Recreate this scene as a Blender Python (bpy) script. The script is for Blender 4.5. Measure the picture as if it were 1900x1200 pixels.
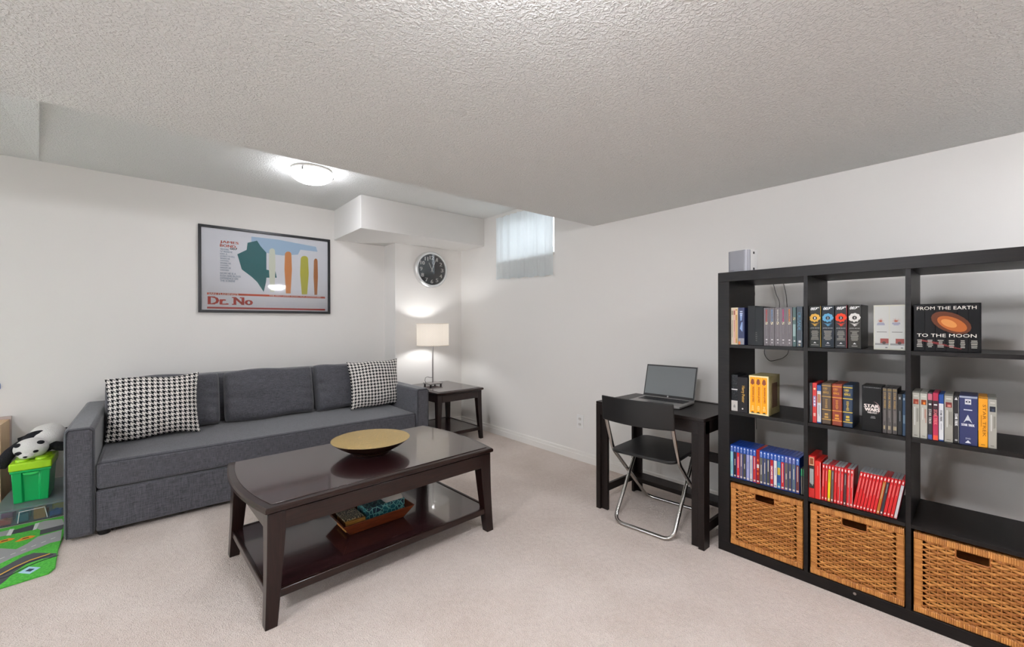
import bpy, bmesh, math, random
from math import sin, cos, pi, radians as R, sqrt
from mathutils import Vector, Matrix
random.seed(7)
scn = bpy.context.scene
COL = scn.collection
for o in list(bpy.data.objects):
    bpy.data.objects.remove(o)

# ------------------------------------------------------------------ camera
FPX = 777.9
cam_d = bpy.data.cameras.new('camera'); cam = bpy.data.objects.new('camera', cam_d); COL.objects.link(cam)
cam_d.sensor_fit = 'HORIZONTAL'; cam_d.sensor_width = 36.0; cam_d.lens = FPX * 36.0 / 1900.0
cam_d.clip_start = 0.05; cam_d.clip_end = 200
yaw, pit, roll = R(49.11), R(-0.068), R(-0.115)
fw = Vector((cos(yaw) * cos(pit), sin(yaw) * cos(pit), sin(pit)))
rt = Vector((sin(yaw), -cos(yaw), 0)); up = rt.cross(fw)
r2 = rt * cos(roll) + up * sin(roll); u2 = -rt * sin(roll) + up * cos(roll)
mw = Matrix((r2, u2, -fw)).transposed().to_4x4(); mw.translation = (0, 0, 1.2223)
cam.matrix_world = mw
scn.camera = cam
# ------------------------------------------------------------------ exposure, sky, room lights
scn.view_settings.view_transform = 'Standard'; scn.view_settings.look = 'None'
scn.view_settings.gamma = 1.0; scn.view_settings.use_curve_mapping = False
scn.view_settings.exposure = -0.12
scn.cycles.use_denoising = True
scn.cycles.max_bounces = 10; scn.cycles.diffuse_bounces = 6; scn.cycles.transparent_max_bounces = 12
scn.cycles.sample_clamp_indirect = 4.0
W = bpy.data.worlds.new('overcast sky'); scn.world = W; W.use_nodes = True
W.node_tree.nodes['Background'].inputs[0].default_value = (0.86, 0.93, 1.0, 1)
W.node_tree.nodes['Background'].inputs[1].default_value = 8.5

def area(name, loc, direction, sx, sy, power, color=(1, 1, 1), portal=False):
    d = bpy.data.lights.new(name, 'AREA'); d.shape = 'RECTANGLE'; d.size = sx; d.size_y = sy
    d.energy = power; d.color = color
    o = bpy.data.objects.new(name, d); COL.objects.link(o)
    o.location = loc
    o.rotation_euler = Vector(direction).to_track_quat('-Z', 'Y').to_euler()
    if portal:
        d.cycles.is_portal = True
    return o
def point(name, loc, power, radius, color=(1, 1, 1)):
    d = bpy.data.lights.new(name, 'POINT'); d.energy = power; d.shadow_soft_size = radius; d.color = color
    o = bpy.data.objects.new(name, d); COL.objects.link(o); o.location = loc
    return o
# unseen lamps: two added to brighten the room, the last where the poster reflects it (their fixtures are built further down)
UNSEEN_LAMPS = [(0.42, 0.42), (-1.6, 0.9), (2.1, -1.1)]
LAMP_E = [145, 210, 145]      # glow of each opal bowl
RECESS_E = 40
DOME = (0.955, 3.47)
TABLE_LAMP = (2.338, 4.02)
# daylight enters by a sliding door opening added to the unseen left wall and the small basement window
area('door_portal', (-3.2, 2.45, 1.05), (1, 0, 0), 2.2, 1.9, 1, portal=True)
area('window_portal', (3.0, 3.14, 2.12), (-1, 0, 0), 0.8, 0.46, 1, portal=True)

# ------------------------------------------------------------------ helpers
def lin(h):
    if isinstance(h, str):
        c = [int(h[i:i + 2], 16) / 255 for i in (0, 2, 4)]
    else:
        c = list(h)
    return tuple((x / 12.92 if x <= 0.04045 else ((x + 0.055) / 1.055) ** 2.4) for x in c) + (1,)
MATS = {}
def mat(name, col, rough=0.5, metal=0.0, bump=None, var=None, coat=0.0, spec=0.5, trans=0.0, emit=None, grain=None, ior=1.45, alpha=1.0):
    if name in MATS:
        return MATS[name]
    m = bpy.data.materials.new(name); m.use_nodes = True
    nt = m.node_tree; b = nt.nodes['Principled BSDF']
    I = b.inputs
    I['Base Color'].default_value = lin(col); I['Roughness'].default_value = rough; I['Metallic'].default_value = metal
    I['Coat Weight'].default_value = coat; I['Coat Roughness'].default_value = 0.06
    I['Specular IOR Level'].default_value = spec; I['Transmission Weight'].default_value = trans
    I['IOR'].default_value = ior; I['Alpha'].default_value = alpha
    tc = nt.nodes.new('ShaderNodeTexCoord')
    if emit:
        I['Emission Color'].default_value = lin(emit[0]); I['Emission Strength'].default_value = emit[1]
    if var:      # second colour, noise scale, stretch
        n = nt.nodes.new('ShaderNodeTexNoise'); n.inputs['Scale'].default_value = var[1]; n.inputs['Detail'].default_value = 5
        mp = nt.nodes.new('ShaderNodeMapping'); mp.inputs['Scale'].default_value = var[2] if len(var) > 2 else (1, 1, 1)
        nt.links.new(tc.outputs['Object'], mp.inputs[0]); nt.links.new(mp.outputs[0], n.inputs['Vector'])
        mr = nt.nodes.new('ShaderNodeMapRange'); mr.inputs[1].default_value = 0.35; mr.inputs[2].default_value = 0.65
        nt.links.new(n.outputs['Fac'], mr.inputs[0])
        mx = nt.nodes.new('ShaderNodeMix'); mx.data_type = 'RGBA'
        mx.inputs[6].default_value = lin(col); mx.inputs[7].default_value = lin(var[0])
        nt.links.new(mr.outputs[0], mx.inputs[0]); nt.links.new(mx.outputs[2], I['Base Color'])
    if bump:     # scale, strength, distance
        n = nt.nodes.new('ShaderNodeTexNoise'); n.inputs['Scale'].default_value = bump[0]; n.inputs['Detail'].default_value = 3
        mp = nt.nodes.new('ShaderNodeMapping'); mp.inputs['Scale'].default_value = bump[3] if len(bump) > 3 else (1, 1, 1)
        nt.links.new(tc.outputs['Object'], mp.inputs[0]); nt.links.new(mp.outputs[0], n.inputs['Vector'])
        bp = nt.nodes.new('ShaderNodeBump'); bp.inputs['Strength'].default_value = bump[1]; bp.inputs['Distance'].default_value = bump[2]
        nt.links.new(n.outputs['Fac'], bp.inputs['Height']); nt.links.new(bp.outputs[0], I['Normal'])
    MATS[name] = m
    return m
def flat(h, rough=0.45):
    return mat('print_' + h, h, rough, spec=.25)

_txt = {}
def glyphs(body):
    if body not in _txt:
        c = bpy.data.curves.new('t', 'FONT'); c.body = body; c.resolution_u = 2; c.align_x = 'LEFT'
        o = bpy.data.objects.new('t', c); COL.objects.link(o)
        dg = bpy.context.evaluated_depsgraph_get()
        me = bpy.data.meshes.new_from_object(o.evaluated_get(dg))
        vs = [v.co.copy() for v in me.vertices]; fs = [tuple(p.vertices) for p in me.polygons]
        bpy.data.objects.remove(o); bpy.data.curves.remove(c); bpy.data.meshes.remove(me)
        xs = [v.x for v in vs]; ys = [v.y for v in vs]
        x0, x1, y0, y1 = min(xs), max(xs), min(ys), max(ys)
        _txt[body] = ([((v.x - x0) / (x1 - x0), (v.y - y0) / (y1 - y0)) for v in vs], fs)
    return _txt[body]

class G:
    """collects polygons for one mesh"""
    def __init__(s): s.v = []; s.f = []; s.m = []; s.uv = {}; s.tone = []
    def add(s, vs, fs, mi=0, tone=None):
        k = len(s.v); s.v += [tuple(v) for v in vs]
        for f in fs: s.f.append(tuple(i + k for i in f)); s.m.append(mi); s.tone.append(tone)
        return s
    def box(s, x0, x1, y0, y1, z0, z1, mi=0):
        vs = [(x, y, z) for x in (x0, x1) for y in (y0, y1) for z in (z0, z1)]
        return s.add(vs, [(0, 1, 3, 2), (4, 6, 7, 5), (0, 4, 5, 1), (2, 3, 7, 6), (0, 2, 6, 4), (1, 5, 7, 3)], mi)
    def hexa(s, a, b, mi=0):      # two quads (bottom a, top b), both counter-clockwise seen from above
        return s.add(list(a) + list(b), [(3, 2, 1, 0), (4, 5, 6, 7), (0, 1, 5, 4), (1, 2, 6, 5), (2, 3, 7, 6), (3, 0, 4, 7)], mi)
    def prism(s, poly, z0, z1, mi=0, ax='z'):
        n = len(poly)
        def P(p, z):
            return (p[0], p[1], z) if ax == 'z' else ((p[0], z, p[1]) if ax == 'y' else (z, p[0], p[1]))
        vs = [P(p, z0) for p in poly] + [P(p, z1) for p in poly]
        fs = [tuple(range(n))[::-1], tuple(range(n, 2 * n))] + [(i, (i + 1) % n, n + (i + 1) % n, n + i) for i in range(n)]
        return s.add(vs, fs, mi)
    def lathe(s, prof, n=32, c=(0, 0, 0), mi=0, ax='z', closed=False):
        k = len(prof); vs = []
        for r, z in prof:
            for i in range(n):
                a = 2 * pi * i / n; q = (r * cos(a), r * sin(a), z)
                if ax == 'y': q = (q[0], q[2], q[1])
                elif ax == 'x': q = (q[2], q[0], q[1])
                vs.append((q[0] + c[0], q[1] + c[1], q[2] + c[2]))
        fs = []
        for j in range(k - 1 if not closed else k):
            for i in range(n):
                a, b = j * n + i, j * n + (i + 1) % n; d = ((j + 1) % k) * n
                fs.append((a, b, d + (i + 1) % n, d + i))
        if not closed:
            if prof[0][0] > 1e-6: fs.append(tuple(range(n))[::-1])
            if prof[-1][0] > 1e-6: fs.append(tuple(range((k - 1) * n, k * n)))
        return s.add(vs, fs, mi)
    def tube(s, path, r, n=8, mi=0, cap=True, closed=False):
        P = [Vector(p) for p in path]; k = len(P); vs = []
        rr = r if isinstance(r, (list, tuple)) else [r] * k
        t = (P[1] - P[0]).normalized()
        nrm = t.orthogonal().normalized()
        for i in range(k):
            if closed: t2 = (P[(i + 1) % k] - P[i - 1]).normalized()
            elif i == 0: t2 = (P[1] - P[0]).normalized()
            elif i == k - 1: t2 = (P[-1] - P[-2]).normalized()
            else: t2 = ((P[i + 1] - P[i]).normalized() + (P[i] - P[i - 1]).normalized()).normalized()
            nrm = (nrm - t2 * nrm.dot(t2)).normalized(); bn = t2.cross(nrm)
            for j in range(n):
                a = 2 * pi * j / n
                vs.append(P[i] + (nrm * cos(a) + bn * sin(a)) * rr[i])
        fs = []
        for i in range(k if closed else k - 1):
            for j in range(n):
                a, b = i * n + j, i * n + (j + 1) % n; d = ((i + 1) % k) * n
                fs.append((a, b, d + (j + 1) % n, d + j))
        if cap and not closed:
            fs.append(tuple(range(n))[::-1]); fs.append(tuple(range((k - 1) * n, k * n)))
        return s.add(vs, fs, mi)
    def ball(s, c, r, n=24, m=14, mi=0, disp=None):
        vs = []; fs = []
        for j in range(m + 1):
            ph = pi * j / m
            for i in range(n):
                a = 2 * pi * i / n; d = Vector((sin(ph) * cos(a), sin(ph) * sin(a), cos(ph)))
                k = 1 + (disp(d) if disp else 0)
                vs.append((c[0] + r[0] * d.x * k, c[1] + r[1] * d.y * k, c[2] + r[2] * d.z * k))
        for j in range(m):
            for i in range(n):
                fs.append((j * n + i, (j + 1) * n + i, (j + 1) * n + (i + 1) % n, j * n + (i + 1) % n))
        return s.add(vs, fs, mi)
    def grid(s, fn, nu, nv, mi=0, uvfn=None):
        k = len(s.v)
        vs = [fn(i / nu, j / nv) for j in range(nv + 1) for i in range(nu + 1)]
        fs = [(j * (nu + 1) + i, j * (nu + 1) + i + 1, (j + 1) * (nu + 1) + i + 1, (j + 1) * (nu + 1) + i) for j in range(nv) for i in range(nu)]
        if uvfn:
            for j in range(nv + 1):
                for i in range(nu + 1): s.uv[k + j * (nu + 1) + i] = uvfn(i / nu, j / nv)
        return s.add(vs, fs, mi)
    def text(s, body, x0, x1, z0, z1, y, vert=False, mi=0, shear=0.0, bold=0.0):
        """lettering on a face that looks along -Y, fitted to a rectangle; vert = reads from top to bottom"""
        vs, fs = glyphs(body); out = []
        for u, w in vs:
            if vert: out.append((x0 + w * (x1 - x0), y, z1 - u * (z1 - z0)))
            else: out.append((x0 + u * (x1 - x0) + shear * w * (z1 - z0), y, z0 + w * (z1 - z0)))
        s.add(out, fs, mi)
        if bold:
            for dx in (-bold, bold):
                s.add([(a + (0 if vert else dx), b - 0.00008, c + (dx if vert else 0)) for a, b, c in out], fs, mi)
        return s
    def xf(s, M_):
        s.v = [tuple(M_ @ Vector(v)) for v in s.v]; return s

def mesh_of(name, g, mats, smooth=None):
    me = bpy.data.meshes.new(name)
    me.from_pydata(g.v, [], g.f)
    for m in (mats if isinstance(mats, (list, tuple)) else [mats]): me.materials.append(m)
    me.polygons.foreach_set('material_index', g.m)
    if g.uv:
        ul = me.uv_layers.new(name='UVMap')
        for l in me.loops: ul.data[l.index].uv = g.uv.get(l.vertex_index, (0, 0))
    if any(t is not None for t in g.tone):
        ca = me.color_attributes.new('tone', 'FLOAT_COLOR', 'CORNER')
        for p in me.polygons:
            t = g.tone[p.index]; t = 0.5 if t is None else t
            for li in p.loop_indices: ca.data[li].color = (t, t, t, 1)
    bm = bmesh.new(); bm.from_mesh(me); bmesh.ops.recalc_face_normals(bm, faces=bm.faces[:]); bm.to_mesh(me); bm.free()
    if smooth is not None:
        me.polygons.foreach_set('use_smooth', [True] * len(me.polygons))
        me.set_sharp_from_angle(angle=R(smooth))
    me.update()
    return me
def link(name, me, parent=None, bevel=0.0, seg=2):
    o = bpy.data.objects.new(name, me); COL.objects.link(o)
    if parent is not None: o.parent = parent
    if bevel:
        b = o.modifiers.new('bevel', 'BEVEL'); b.width = bevel; b.segments = seg; b.limit_method = 'ANGLE'; b.angle_limit = R(40)
        me.polygons.foreach_set('use_smooth', [True] * len(me.polygons)); me.set_sharp_from_angle(angle=R(50))
        b.harden_normals = False
    return o
def obj(name, g, mats, parent=None, bevel=0.0, smooth=None, label=None, kind=None, seg=2):
    o = link(name, mesh_of(name, g, mats, smooth), parent, bevel, seg)
    if label: o['label'] = label
    if kind: o['kind'] = kind
    return o
def thing(name, label, cat, loc=(0, 0, 0), rotz=0.0, group=None, tilt=0.0):
    o = bpy.data.objects.new(name, None); COL.objects.link(o); o.empty_display_size = 0.05
    o.location = loc; o.rotation_euler = (0, tilt, rotz)
    o['label'] = label; o['category'] = cat
    if group: o['group'] = group
    return o
def tag(o, label, cat, group=None):
    o['label'] = label; o['category'] = cat
    if group: o['group'] = group
    return o
def struct(name, g, m, parent=None, bevel=0, smooth=None, label=None):
    o = obj(name, g, m, parent, bevel, smooth); o['kind'] = 'structure'
    if label: o['label'] = label
    return o

def noise3(seed=0):
    rnd = random.Random(seed); ks = [(Vector((rnd.uniform(-1, 1), rnd.uniform(-1, 1), rnd.uniform(-1, 1))) * rnd.uniform(3, 9), rnd.uniform(0, 6)) for _ in range(6)]
    return lambda d: sum(sin(k.dot(d) + p) for k, p in ks) / 6

# ------------------------------------------------------------------ materials
m_wall = mat('wall_paint', 'e6e3df', 0.75, bump=(260, 0.05, 0.002), spec=0.3)
def stucco(name, col, strength, dist):
    m = bpy.data.materials.new(name); m.use_nodes = True; nt = m.node_tree; b = nt.nodes['Principled BSDF']
    b.inputs['Base Color'].default_value = lin(col); b.inputs['Roughness'].default_value = 0.9; b.inputs['Specular IOR Level'].default_value = 0.2
    tc = nt.nodes.new('ShaderNodeTexCoord')
    n = nt.nodes.new('ShaderNodeTexNoise'); n.inputs['Scale'].default_value = 92; n.inputs['Detail'].default_value = 2; n.inputs['Distortion'].default_value = 0.8
    n2 = nt.nodes.new('ShaderNodeTexVoronoi'); n2.inputs['Scale'].default_value = 130; n2.feature = 'SMOOTH_F1'
    nt.links.new(tc.outputs['Object'], n.inputs['Vector']); nt.links.new(tc.outputs['Object'], n2.inputs['Vector'])
    r = nt.nodes.new('ShaderNodeMapRange'); r.inputs[1].default_value = 0.42; r.inputs[2].default_value = 0.66; r.interpolation_type = 'SMOOTHSTEP'
    nt.links.new(n.outputs['Fac'], r.inputs[0])
    a = nt.nodes.new('ShaderNodeMath'); a.operation = 'MULTIPLY_ADD'; a.inputs[1].default_value = -0.5
    nt.links.new(n2.outputs['Distance'], a.inputs[0]); nt.links.new(r.outputs[0], a.inputs[2])
    bp = nt.nodes.new('ShaderNodeBump'); bp.inputs['Strength'].default_value = strength; bp.inputs['Distance'].default_value = dist
    nt.links.new(a.outputs[0], bp.inputs['Height']); nt.links.new(bp.outputs[0], b.inputs['Normal'])
    return m
m_ceil = stucco('ceiling_stucco', 'eaebe9', 0.6, 0.005)
m_trim = mat('trim_paint', 'e8e5e0', 0.45)
def carpet():
    m = bpy.data.materials.new('carpet_pile'); m.use_nodes = True; nt = m.node_tree; b = nt.nodes['Principled BSDF']
    b.inputs['Roughness'].default_value = 1.0; b.inputs['Specular IOR Level'].default_value = 0.05
    b.inputs['Sheen Weight'].default_value = 0.25
    tc = nt.nodes.new('ShaderNodeTexCoord')
    def noise(sc, det=3):
        n = nt.nodes.new('ShaderNodeTexNoise'); n.inputs['Scale'].default_value = sc; n.inputs['Detail'].default_value = det
        nt.links.new(tc.outputs['Object'], n.inputs['Vector']); return n
    fine, mid, big = noise(190, 4), noise(38, 4), noise(2.6, 3)
    mx = nt.nodes.new('ShaderNodeMix'); mx.data_type = 'RGBA'; mx.inputs[6].default_value = lin('c6b3a6'); mx.inputs[7].default_value = lin('efe2d9')
    mr = nt.nodes.new('ShaderNodeMapRange'); mr.inputs[1].default_value = 0.3; mr.inputs[2].default_value = 0.7
    ad = nt.nodes.new('ShaderNodeMath'); ad.operation = 'MULTIPLY_ADD'; ad.inputs[1].default_value = 0.35
    ad2 = nt.nodes.new('ShaderNodeMath'); ad2.operation = 'MULTIPLY_ADD'; ad2.inputs[1].default_value = 0.45
    m3 = nt.nodes.new('ShaderNodeMath'); m3.operation = 'MULTIPLY'; m3.inputs[1].default_value = 0.2
    nt.links.new(mid.outputs['Fac'], m3.inputs[0]); nt.links.new(big.outputs['Fac'], ad.inputs[0]); nt.links.new(m3.outputs[0], ad.inputs[2])
    nt.links.new(fine.outputs['Fac'], ad2.inputs[0]); nt.links.new(ad.outputs[0], ad2.inputs[2])
    nt.links.new(ad2.outputs[0], mr.inputs[0]); nt.links.new(mr.outputs[0], mx.inputs[0]); nt.links.new(mx.outputs[2], b.inputs['Base Color'])
    bp = nt.nodes.new('ShaderNodeBump'); bp.inputs['Strength'].default_value = 0.9; bp.inputs['Distance'].default_value = 0.012
    a2 = nt.nodes.new('ShaderNodeMath'); a2.operation = 'ADD'
    nt.links.new(fine.outputs['Fac'], a2.inputs[0]); nt.links.new(mid.outputs['Fac'], a2.inputs[1])
    nt.links.new(a2.outputs[0], bp.inputs['Height']); nt.links.new(bp.outputs[0], b.inputs['Normal'])
    return m
m_carpet = carpet()
def linen(name, a, bcol):
    m = bpy.data.materials.new(name); m.use_nodes = True; nt = m.node_tree; b = nt.nodes['Principled BSDF']
    b.inputs['Roughness'].default_value = 0.95; b.inputs['Specular IOR Level'].default_value = 0.12; b.inputs['Sheen Weight'].default_value = 0.3; b.inputs['Sheen Roughness'].default_value = 0.4
    tc = nt.nodes.new('ShaderNodeTexCoord'); outs = []
    for sc in ((420, 420, 26), (26, 420, 420), (420, 26, 420)):
        mp = nt.nodes.new('ShaderNodeMapping'); mp.inputs['Scale'].default_value = sc
        n = nt.nodes.new('ShaderNodeTexNoise'); n.inputs['Scale'].default_value = 1; n.inputs['Detail'].default_value = 2
        nt.links.new(tc.outputs['Object'], mp.inputs[0]); nt.links.new(mp.outputs[0], n.inputs['Vector']); outs.append(n.outputs['Fac'])
    s1 = nt.nodes.new('ShaderNodeMath'); s1.operation = 'ADD'; s2 = nt.nodes.new('ShaderNodeMath'); s2.operation = 'ADD'
    nt.links.new(outs[0], s1.inputs[0]); nt.links.new(outs[1], s1.inputs[1]); nt.links.new(s1.outputs[0], s2.inputs[0]); nt.links.new(outs[2], s2.inputs[1])
    mr = nt.nodes.new('ShaderNodeMapRange'); mr.inputs[1].default_value = 1.15; mr.inputs[2].default_value = 1.85
    nt.links.new(s2.outputs[0], mr.inputs[0])
    mx = nt.nodes.new('ShaderNodeMix'); mx.data_type = 'RGBA'; mx.inputs[6].default_value = lin(a); mx.inputs[7].default_value = lin(bcol)
    nt.links.new(mr.outputs[0], mx.inputs[0]); nt.links.new(mx.outputs[2], b.inputs['Base Color'])
    bp = nt.nodes.new('ShaderNodeBump'); bp.inputs['Strength'].default_value = 0.35; bp.inputs['Distance'].default_value = 0.002
    nt.links.new(s2.outputs[0], bp.inputs['Height']); nt.links.new(bp.outputs[0], b.inputs['Normal'])
    return m
m_sofa = linen('sofa_linen', '3a3a3e', '626268')
m_seam = mat('sofa_piping', '2c2d31', 0.9)
def houndstooth(name, period):
    m = bpy.data.materials.new(name); m.use_nodes = True; nt = m.node_tree; b = nt.nodes['Principled BSDF']
    b.inputs['Roughness'].default_value = 0.9; b.inputs['Specular IOR Level'].default_value = 0.15
    uv = nt.nodes.new('ShaderNodeUVMap'); sp = nt.nodes.new('ShaderNodeSeparateXYZ'); nt.links.new(uv.outputs[0], sp.inputs[0])
    def M(op, a, c=None):
        n = nt.nodes.new('ShaderNodeMath'); n.operation = op
        for i, q in enumerate((a, c)):
            if q is None: continue
            if isinstance(q, (int, float)): n.inputs[i].default_value = q
            else: nt.links.new(q, n.inputs[i])
        return n.outputs[0]
    th = []
    for k in (0, 1):
        th.append(M('FLOOR', M('MULTIPLY', sp.outputs[k], 8.0 / period)))
    warp = M('LESS_THAN', M('FLOORED_MODULO', th[0], 8.0), 3.5)
    weft = M('LESS_THAN', M('FLOORED_MODULO', th[1], 8.0), 3.5)
    over = M('LESS_THAN', M('FLOORED_MODULO', M('ADD', th[0], th[1]), 4.0), 1.5)
    mix = M('ADD', M('MULTIPLY', warp, over), M('MULTIPLY', weft, M('SUBTRACT', 1.0, over)))
    mx = nt.nodes.new('ShaderNodeMix'); mx.data_type = 'RGBA'; mx.inputs[6].default_value = lin('e6e2dc'); mx.inputs[7].default_value = lin('17171a')
    nt.links.new(mix, mx.inputs[0]); nt.links.new(mx.outputs[2], b.inputs['Base Color'])
    n = nt.nodes.new('ShaderNodeTexNoise'); n.inputs['Scale'].default_value = 500
    bp = nt.nodes.new('ShaderNodeBump'); bp.inputs['Strength'].default_value = 0.2; bp.inputs['Distance'].default_value = 0.002
    nt.links.new(n.outputs['Fac'], bp.inputs['Height']); nt.links.new(bp.outputs[0], b.inputs['Normal'])
    return m
m_hound = houndstooth('houndstooth_cloth', 0.030)
m_esp_v = mat('espresso_upright', '180a08', 0.30, spec=.35, var=('22120f', 14, (9, 9, 0.6)), coat=0.2, bump=(60, 0.04, 0.002, (6, 6, 0.3)))
m_esp = mat('espresso_wood', '190b09', 0.28, spec=.35, var=('25140f', 14, (0.6, 9, 9)), coat=0.25, bump=(60, 0.04, 0.002, (0.3, 6, 6)))
m_esp_top = mat('espresso_top', '1c0c0e', 0.24, var=('311a1b', 10, (0.5, 9, 9)), coat=0.55, bump=(50, 0.05, 0.001, (0.3, 8, 8)))
m_blk = mat('black_brown_wood', '131010', 0.42, spec=0.25, var=('1c1816', 16, (0.6, 9, 9)), bump=(60, 0.06, 0.002, (0.3, 6, 6)))
m_desk = mat('desk_wood', '140f0e', 0.38, spec=0.3, var=('1e1613', 16, (0.5, 9, 9)), bump=(60, 0.06, 0.002, (0.3, 6, 6)))
m_chrome = mat('chrome_tube', 'b9b6b2', 0.18, 1.0)
m_steel = mat('brushed_steel', 'a8a4a2', 0.32, 1.0)
m_black = mat('black_plastic', '141313', 0.42)
m_blackm = mat('black_matte', '0f0f10', 0.8)
m_white = mat('white_plastic', 'e9e8e6', 0.4)
m_gold = mat('gold_leaf', 'e6c67e', 0.22, 1.0, bump=(105, 0.8, 0.006))
m_glass = mat('clear_glass', 'ffffff', 0.02, 0.0, trans=1.0, ior=1.45)
m_screen = mat('screen_glass', '6a6e70', 0.30, spec=0.9, coat=0.4)  # reflected glare on the display is put into this grey base

# ------------------------------------------------------------------ room
XR, YB, YP, ZC, ZL = 2.90, 4.57, 4.30, 2.41, 2.055       # right wall, sofa wall, pillar face, recess ceiling, low ceiling
XL, YF = -3.2, -2.3
EDGE_L, EDGE_R = 2.41, 2.270                              # y of the low ceiling's edge at XL and XR
struct('floor', G().box(XL - .2, XR + .3, YF - .2, YB + .2, -0.1, 0), m_carpet)
struct('wall_back', G().box(XL - .2, XR + .3, YB, YB + .15, 0, 2.6), m_wall)
struct('wall_front', G().box(XL - .2, XR + .3, YF - .15, YF, 0, 2.6), m_wall)
struct('wall_corner', G().box(2.036, XR, YP, YB, 0, ZC), m_wall)
# right wall with the opening of the small window
wy0, wy1, wz0, wz1 = 2.735, 3.545, 1.885, 2.36
g = G().box(XR, XR + .25, YF, wy0, 0, 2.6).box(XR, XR + .25, wy1, YB, 0, 2.6).box(XR, XR + .25, wy0, wy1, 0, wz0).box(XR, XR + .25, wy0, wy1, wz1, 2.6)
struct('wall_right', g, m_wall)
# unseen left wall; its sliding door opening is added to let in daylight
dy0, dy1, dz1 = 1.35, 3.55, 2.0
g = G().box(XL - .15, XL, YF, dy0, 0, 2.6).box(XL - .15, XL, dy1, YB, 0, 2.6).box(XL - .15, XL, dy0, dy1, dz1, 2.6)
struct('wall_left', g, m_wall)
d = struct('door_1', G().box(XL - .1, XL - .04, dy0, dy0 + .06, 0, dz1).box(XL - .1, XL - .04, dy1 - .06, dy1, 0, dz1).box(XL - .1, XL - .04, dy0 + .06, dy1 - .06, dz1 - .06, dz1).box(XL - .1, XL - .04, dy0 + .06, dy1 - .06, 0, .06).box(XL - .1, XL - .04, 2.42, 2.48, .06, dz1 - .06), m_trim)
struct('pane', G().box(XL - .075, XL - .07, dy0 + .06, 2.42, .06, dz1 - .06), m_glass, d)
struct('pane', G().box(XL - .075, XL - .07, 2.48, dy1 - .06, .06, dz1 - .06), m_glass, d)
struct('ceiling', G().prism([(XL - .2, YF - .1), (XR + .05, YF - .1), (XR + .05, EDGE_R), (XL - .2, EDGE_L)], ZL, ZC + .05), m_ceil)
struct('ceiling_recess', G().box(XL - .2, XR + .05, 2.2, YB + .1, ZC, ZC + .1), m_ceil)
# duct bulkhead over the clock
struct('trim_1', G().box(1.478, XR, 3.83, YB, 2.10, ZC), mat('bulkhead_paint', 'e6e4e1', 0.85, bump=(180, 0.25, 0.004)), bevel=0.004)
# made-up wedge at the recess's left end, tilted to shade as a separate facet
g = G().add([(-.602, 4.56, ZC), (-.585, 2.3, ZC), (-.30, 2.3, ZC), (-.30, 2.3, ZC - .05), (-.602, 4.56, ZC - .002)],
            [(0, 1, 2), (0, 4, 3, 2), (0, 1, 4), (1, 3, 4), (1, 2, 3)])
struct('trim_2', g, m_ceil)
BBH = 0.085
def baseboard(name, x0, x1, y0, y1, axis):
    g = G()
    if axis == 'y':  # along Y, standing on the right wall
        g.prism([(x1, 0), (x0, 0), (x0, BBH * .62), (x0 + .005, BBH * .68), (x0 + .005, BBH * .93), (x0 + .010, BBH), (x1, BBH)], y0, y1, ax='y')
    else:
        g.prism([(y1, 0), (y0, 0), (y0, BBH * .62), (y0 + .005, BBH * .68), (y0 + .005, BBH * .93), (y0 + .010, BBH), (y1, BBH)], x0, x1, ax='x')
    return struct(name, g, m_trim)
baseboard('baseboard_right', XR - .016, XR, YF, YP, 'y')
baseboard('baseboard_corner', 2.036, XR - .016, YP - .016, YP, 'x')
baseboard('baseboard_back', XL, 2.036, YB - .016, YB, 'x')
# window with frame, panes and an unseen metal well outside, added to dim its daylight
w = struct('window_1', G().box(XR + .12, XR + .17, wy0, wy0 + .025, wz0, wz1).box(XR + .12, XR + .17, wy1 - .025, wy1, wz0, wz1)
           .box(XR + .12, XR + .17, wy0 + .04, wy1 - .04, wz0, wz0 + .04).box(XR + .12, XR + .17, wy0 + .04, wy1 - .04, wz1 - .04, wz1)
           .box(XR + .125, XR + .165, 3.12, 3.16, wz0 + .04, wz1 - .04), m_trim)
struct('pane', G().box(XR + .143, XR + .148, wy0 + .04, 3.12, wz0 + .04, wz1 - .04), m_glass, w)
struct('pane', G().box(XR + .143, XR + .148, 3.16, wy1 - .04, wz0 + .04, wz1 - .04), m_glass, w)
struct('window_sill', G().box(XR - .012, XR + .12, wy0 - .0, wy1 + .0, wz0 - .012, wz0 + .006), m_trim, w)

gw = G(); nn_ = 24
for j in range(2):
    pass
vs_ = []; fs_ = []
for k in range(nn_ + 1):
    a = pi * k / nn_; r_ = .75 * (1 + .02 * (-1) ** k)
    for z in (1.45, 2.18): vs_.append((XR + .25 + .95 * sin(a), 3.14 - r_ * cos(a), z))
for k in range(nn_): fs_.append((2 * k, 2 * k + 2, 2 * k + 3, 2 * k + 1))
struct('trim_3', gw.add(vs_, fs_), mat('galvanised', 'b9bfc2', .4, .6))
struct('trim_4', G().box(XR + .25, XR + 1.2, 2.38, 3.90, 1.40, 1.45), mat('gravel', '9a948c', .9, bump=(60, .8, .02)))
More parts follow.
